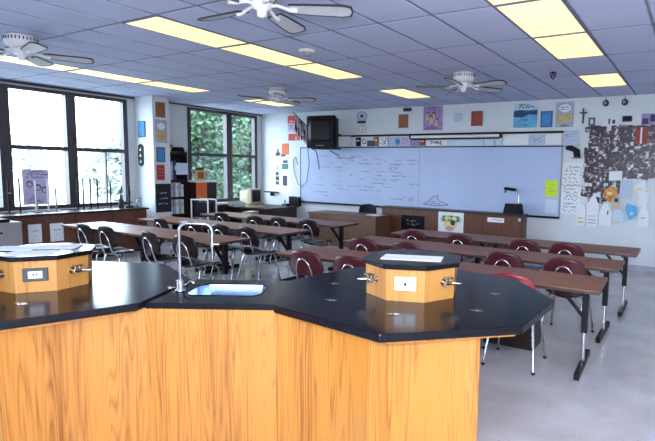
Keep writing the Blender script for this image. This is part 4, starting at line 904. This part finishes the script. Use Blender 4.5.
for (yy, zz) in ((-.10, .48), (.03, .42), (.13, .38)):
    MB().plate([(yy+.05*math.cos(a*.6283), zz+.06*math.sin(a*.6283)) for a in range(10)], 0, 0, .001).build('hair', 'ink', t)
    MB().plate([(yy+.034*math.cos(a*.6283), zz-.005+.042*math.sin(a*.6283)) for a in range(10)], 0, .001, .002).build('face', 'lilac_print', t)
    MB().plate([(yy-.05, zz-.20), (yy+.05, zz-.20), (yy+.03, zz-.06), (yy-.03, zz-.06)], 0, 0, .001).build('figure', 'lilac_print', t)
t = thing('microscope', 'black microscope at the pier end of the window counter', 'microscope', (-9.72, 5.98, .8755), R(60))
MB().box(-.07, .07, -.10, .10, 0, .03).build('base', 'black_plastic', t, bev=.006); MB().tube([(0, .07, .03), (0, .085, .14), (0, .06, .24), (0, .02, .28)], .020, 8).build('arm', 'black_plastic', t); MB().tube([(0, -.02, .16), (0, -.0, .28), (0, .03, .42)], [.016, .024, .020], 10).build('tube', 'black_plastic', t); MB().box(-.055, .055, -.07, .06, .10, .115).build('stage', 'black_plastic', t)
t = thing('bottle', 'tall dark bottle beside the microscope on the window counter', 'bottle', (-9.70, 5.80, .8755)); MB().lathe([(0, 0), (.045, 0), (.047, .02), (.047, .15), (.02, .20), (.018, .25), (0, .25)]).build('body', 'ink', t); MB().lathe([(0, .25), (.021, .25), (.021, .275), (0, .275)]).build('cap', 'grey_metal', t)
t = thing('glass_jar', 'clear glass jar at the very end of the window counter', 'jar', (-9.62, 6.12, .8755)); MB().lathe([(.0, 0), (.05, 0), (.052, .02), (.052, .15), (.042, .17)]).build('body', 'clear', t); MB().lathe([(0, .17), (.046, .17), (.046, .19), (0, .19)]).build('lid', 'grey_metal', t)

# posters on the pier
def pier_x(name, y0, y1, z0, z1, m, label, cat, frame=None, th=.01):
    t = thing(name, label, cat, (-9.4695, (y0+y1)/2, z0)); w = (y1-y0)/2; h = z1-z0
    if frame: MB().box(0, th, -w, w, 0, h).build('frame', frame, t); MB().box(th, th+.003, -w+.02, w-.02, .02, h-.02).build('panel', m, t)
    else: MB().box(0, th, -w, w, 0, h).build('sheet', m, t)
    return t, w, h, th+(.003 if frame else 0)
t, w, h, a = pier_x('plaque', 6.44, 6.64, 2.69, 2.99, 'brown_print', 'brown plaque at the top of the white pier', 'plaque', 'brown_print', .02)
t, w, h, a = pier_x('poster', 6.41, 6.68, 2.18, 2.64, 'grey_print', 'grey poster with speech bubble and yellow figures on the pier', 'poster')
MB().plate([(.09*math.cos(k*.5236), .33+.07*math.sin(k*.5236)) for k in range(12)], 0, a, a+.002).build('speech_bubble', 'paper', t)
for (yy, zz) in ((-.06, .15), (.05, .17), (.0, .09)): MB().plate([(yy+.05*math.cos(k*.5236), zz+.06*math.sin(k*.5236)) for k in range(12)], 0, a, a+.002).build('figure', 'yellow_print', t)
t, w, h, a = pier_x('plaque', 6.43, 6.62, 1.79, 2.09, 'blue_print', 'blue lettered plaque on the pier below the grey poster', 'plaque', 'navy_print'); q = MB(); strokes(q, 'x', a+.001, -w*.6, w*.6, .05, .26, 3, .03, .9, .01, rn); q.build('lettering', 'teal_print', t)
t, w, h, a = pier_x('plaque', 6.42, 6.60, 1.42, 1.73, 'rust_print', 'red lettered plaque on the pier above the black poster', 'plaque', 'red_print'); q = MB(); strokes(q, 'x', a+.001, -w*.6, w*.6, .06, .26, 3, .03, .8, .01, rn); q.build('lettering', 'pink_print', t)
t, w, h, a = pier_x('poster', 6.385, 6.73, .76, 1.345, 'black_print', 'tall black poster with pale lettering low on the pier', 'poster'); q = MB(); strokes(q, 'x', a+.001, -w*.7, w*.7, .12, .45, 3, .03, .8, .012, rn); q.build('lettering', 'lilac_print', t)
t = thing('plaque', 'small blue plaque on the pier side toward the windows', 'plaque', (-9.83, 6.369, 2.29)); MB().box(-.12, .12, -.012, 0, 0, .32).build('frame', 'navy_print', t); MB().box(-.10, .10, -.014, -.012, .02, .30).build('panel', 'blue_print', t)
t = thing('wooden_plaque', 'dark oval wooden plaque with three white marks on the pier', 'plaque', (-9.88, 6.369, 1.70)); MB().plate([(.085*math.cos(k*.3927), (.085 if math.sin(k*.3927) < 0 else .365)+.085*math.sin(k*.3927)) for k in range(16)], 1, -.018, 0).build('board', 'dark_wood', t)
for z in (.10, .22, .34): MB().plate([(-.03, z-.03), (.03, z-.03), (0, z+.035)], 1, -.021, -.018).build('mark', 'paper', t)

# bookcase, lectern cabinet, cart
t = thing('bookcase', 'tall narrow dark bookcase behind the white pier', 'bookcase', (-9.85, 7.02, 0))
MB().box(-.18, .22, -.25, -.23, 0, 2.02).build('side_panel', 'dark_wood', t); MB().box(-.18, .22, .23, .25, 0, 2.02).build('side_panel', 'dark_wood', t); MB().box(-.20, -.18, -.25, .25, 0, 2.02).build('back_panel', 'dark_wood', t)
for z in (.05, .68, 1.05, 1.42, 2.0): MB().box(-.18, .21, -.229, .229, z-.02, z).build('shelf', 'dark_wood', t)
rn = random.Random(5)
for sh, (zb_, nme) in enumerate(((.681, 'lower'), (1.051, 'upper'))):
    for k in range(6):
        y = -.20+k*.066; hh = rn.uniform(.26, .31); cname = ['white', 'pale blue', 'grey', 'white', 'lilac', 'white'][k]
        mm = {'white': 'paper', 'pale blue': 'paper_blue', 'grey': 'grey_print', 'lilac': 'lilac_print'}[cname]
        b = thing('binder', '%s binder, %s along the %s bookcase shelf' % (cname, ['first', 'second', 'third', 'fourth', 'fifth', 'sixth'][k], nme), 'binder', (-9.85+.06, 7.02+y+.02, zb_), 0, 'binders in the bookcase')
        MB().box(-.13, .11, -.024, .024, 0, hh).build('cover', mm, b); MB().box(.1105, .112, -.012, .012, hh*.55, hh*.85).build('spine_label', 'grey_metal', b)
for k in range(4):
    b = thing('binder', 'dark binder, %s along the top bookcase shelf' % NTH[k], 'binder', (-9.79, 6.84+k*.08, 1.421), 0, 'binders in the bookcase'); MB().box(-.13, .11, -.03, .03, 0, rn.uniform(.36, .46)).build('cover', ['black_plastic', 'lilac_print', 'navy_print', 'black_plastic'][k], b); MB().box(.1105, .112, -.014, .014, .2, .3).build('spine_label', 'paper', b)
t = thing('wall_sheet', 'white paper sheet hanging on the bookcase front edge', 'paper', (-9.622, 7.12, 1.53)); MB().box(0, .003, -.14, .15, 0, .25).build('sheet', 'paper_blue', t); MB().tube([(.004, 0, .22), (.008, 0, .24)], .008, 6).build('pin', 'ink', t)
def houseplant(x, y, z, label, n, s):
    t = thing('houseplant', label, 'plant', (x, y, z), 0); MB().lathe([(0, 0), (.06, 0), (.08, .10), (.07, .10), (.065, .085), (0, .085)], seg=14).build('pot', 'dark_wood', t)
    rr_ = random.Random(int(x*100)); b = MB()
    for k in range(n):
        a = rr_.uniform(0, 6.28); e = rr_.uniform(.2, 1.2); L_ = s*rr_.uniform(.5, 1); d = Vector((math.cos(a)*math.cos(e), math.sin(a)*math.cos(e), math.sin(e))); p = Vector((0, 0, .08)) + d*L_; sd = Vector((-math.sin(a), math.cos(a), 0))*.035
        b.add([Vector((0, 0, .08))+d*L_*.35, p*.7+Vector((0, 0, .03))+sd, p, p*.7+Vector((0, 0, .03))-sd], [(0, 1, 2, 3)])
    b.build('foliage', 'leaf_houseplant', t)
houseplant(-9.80, 6.90, 2.021, 'dark dried plant in a pot on top of the bookcase', 40, .18)
tag(MB().prism([(-.09, -.11), (.09, -.11), (.09, .11), (-.09, .11)], 0, .10, [(-.09, -.06), (.09, -.11), (.09, .08), (-.09, .11)]).build('dark_bundle', 'black_plastic', loc=(-9.78, 7.15, 2.021)), 'dark folded bundle lying on top of the bookcase', 'bundle')
t = thing('lectern_cabinet', 'dark wooden cabinet with white top and orange notice by far window', 'cabinet', (-9.70, 7.62, 0))
MB().box(-.26, .24, -.28, .28, 0, 1.36).build('body', 'dark_wood', t); MB().box(-.28, .27, -.31, .31, 1.361, 1.40).build('top', 'white_paint', t); d = MB().box(.241, .256, -.26, .26, .08, 1.32).build('door', 'dark_wood', t); MB().tube([(.257, .2, .8), (.275, .2, .8)], .012, 8).build('knob', 'chrome', d)
t = thing('notice', 'orange notice sheet taped to the dark cabinet door', 'notice', (-9.443, 7.48, 1.0)); MB().box(0, .004, -.14, .14, 0, .36).build('sheet', 'orange_print', t); q = MB(); strokes(q, 'x', .005, -.08, .09, .08, .30, 3, .04, .6, .01, rn); q.build('lettering', 'rust_print', t)
t = thing('picture_frame', 'yellow framed picture leaning on the white cabinet top', 'picture frame', (-9.52, 7.52, 1.4005)); MB().box(-.008, .008, -.13, .13, 0, .23).build('frame', 'yellow_print', t); MB().box(.0085, .010, -.08, .08, .04, .19).build('picture', 'brown_print', t); MB().box(-.06, -.009, -.02, .02, 0, .12).build('stand', 'yellow_print', t)
houseplant(-9.80, 7.72, 1.4005, 'bushy reddish dried plant on the white cabinet top', 90, .30)
t = thing('equipment_cart', 'white framed cart with dark box, before the orange notice', 'cart', (-8.84, 7.05, 0), R(8))
for x in (-.22, .22):
    for y in (-.12, .12): p = MB().tube([(x, y, .06), (x, y, 1.03)], .016, 8).build('post', 'white_paint', t); MB().lathe([(0, 0), (.03, 0), (.03, .06), (0, .06)], (x, y, 0), 10).build('caster', 'black_plastic', p)
for y in (-.12, .12): MB().tube([(-.22, y, 1.03), (.22, y, 1.03)], .016, 8).build('top_rail', 'white_paint', t)
for z in (.20, .66): MB().box(-.21, .21, -.11, .11, z-.015, z).build('shelf', 'grey_metal', t)
t = thing('monitor_box', 'dark monitor standing inside the white framed cart', 'monitor', (-8.84, 7.05, .6605), R(8)); MB().box(-.18, .18, -.10, .10, 0, .32).build('housing', 'black_plastic', t, bev=.01); MB().box(-.15, .15, -.103, -.1005, .05, .28).build('screen', 'screen', t)

# corner computer desk
t = thing('computer_desk', 'dark wooden computer desk in the window corner', 'desk', (-9.40, 9.25, 0))
MB().box(-.62, .74, -.62, .55, .72, .75).build('desktop', 'dark_wood', t); MB().box(-.60, .70, -.56, -.54, .05, .719).build('front_panel', 'dark_wood', t); MB().box(.68, .70, -.535, .50, .0, .719).build('side_panel', 'dark_wood', t); MB().box(-.60, -.58, -.535, .50, .0, .719).build('side_panel', 'dark_wood', t)
t = thing('crt_monitor', 'beige computer monitor with dark screen on the corner desk', 'monitor', (-9.52, 9.02, .7505), R(98))
MB().lathe([(0, 0), (.12, 0), (.12, .02), (.05, .04), (.05, .06), (0, .06)], (0, .05, 0)).build('stand', 'beige', t)
MB().box(-.20, .20, -.14, -.02, .06, .44).build('bezel', 'beige', t, bev=.012); MB().add([(-.19, -.02, .07), (.19, -.02, .07), (.19, -.02, .43), (-.19, -.02, .43), (-.11, .28, .12), (.11, .28, .12), (.11, .28, .36), (-.11, .28, .36)], [(0, 1, 2, 3), (7, 6, 5, 4), (0, 4, 5, 1), (1, 5, 6, 2), (2, 6, 7, 3), (3, 7, 4, 0)]).build('rear_housing', 'beige', t); MB().box(-.155, .155, -.146, -.141, .115, .395).build('screen', 'screen', t)
t = thing('computer_keyboard', 'beige keyboard before the monitor on the corner desk', 'keyboard', (-9.2, 8.80, .7505), R(48)); MB().box(-.20, .20, -.07, .07, 0, .022).build('case', 'beige', t); MB().box(-.185, .185, -.055, .055, .0222, .028).build('key_bed', 'tan_paper', t)
t = thing('computer_tower', 'beige computer case standing beside the corner desk', 'computer', (-8.83, 8.32, 0), R(20)); MB().box(-.11, .11, -.20, .20, 0, .70).build('case', 'beige', t, bev=.006); MB().box(-.08, .08, -.204, -.2005, .52, .56).build('drive_slot', 'tan_paper', t)
t = thing('wall_shelf', 'small black shelf bracket on the wall above the corner desk', 'shelf', (-9.65, YB-.001, 1.06)); MB().box(-.20, .20, -.14, 0, 0, .03).build('board', 'black_plastic', t); MB().box(-.02, .02, -.10, 0, -.09, -.001).build('bracket', 'black_metal', t)
t = thing('desk_phone', 'small dark device on the corner desk by the wall', 'phone', (-8.95, 9.6, .7505)); MB().prism([(-.08, -.09), (.08, -.09), (.08, .09), (-.08, .09)], 0, .06, [(-.07, -.02), (.07, -.02), (.07, .09), (-.07, .09)]).build('body', 'black_plastic', t); MB().tube([(-.06, .05, .07), (-.06, .06, .15)], .015, 8).build('handset', 'black_plastic', t)
t = thing('window_ledge', 'pale ledge under the far window with dark cabinet below', 'ledge', (XW, 0, 0)); MB().box(.002, .22, 7.95, 8.60, .80, .84).build('top', 'white_paint', t); MB().box(.002, .20, 7.95, 8.60, .0, .799).build('body', 'dark_wood', t)
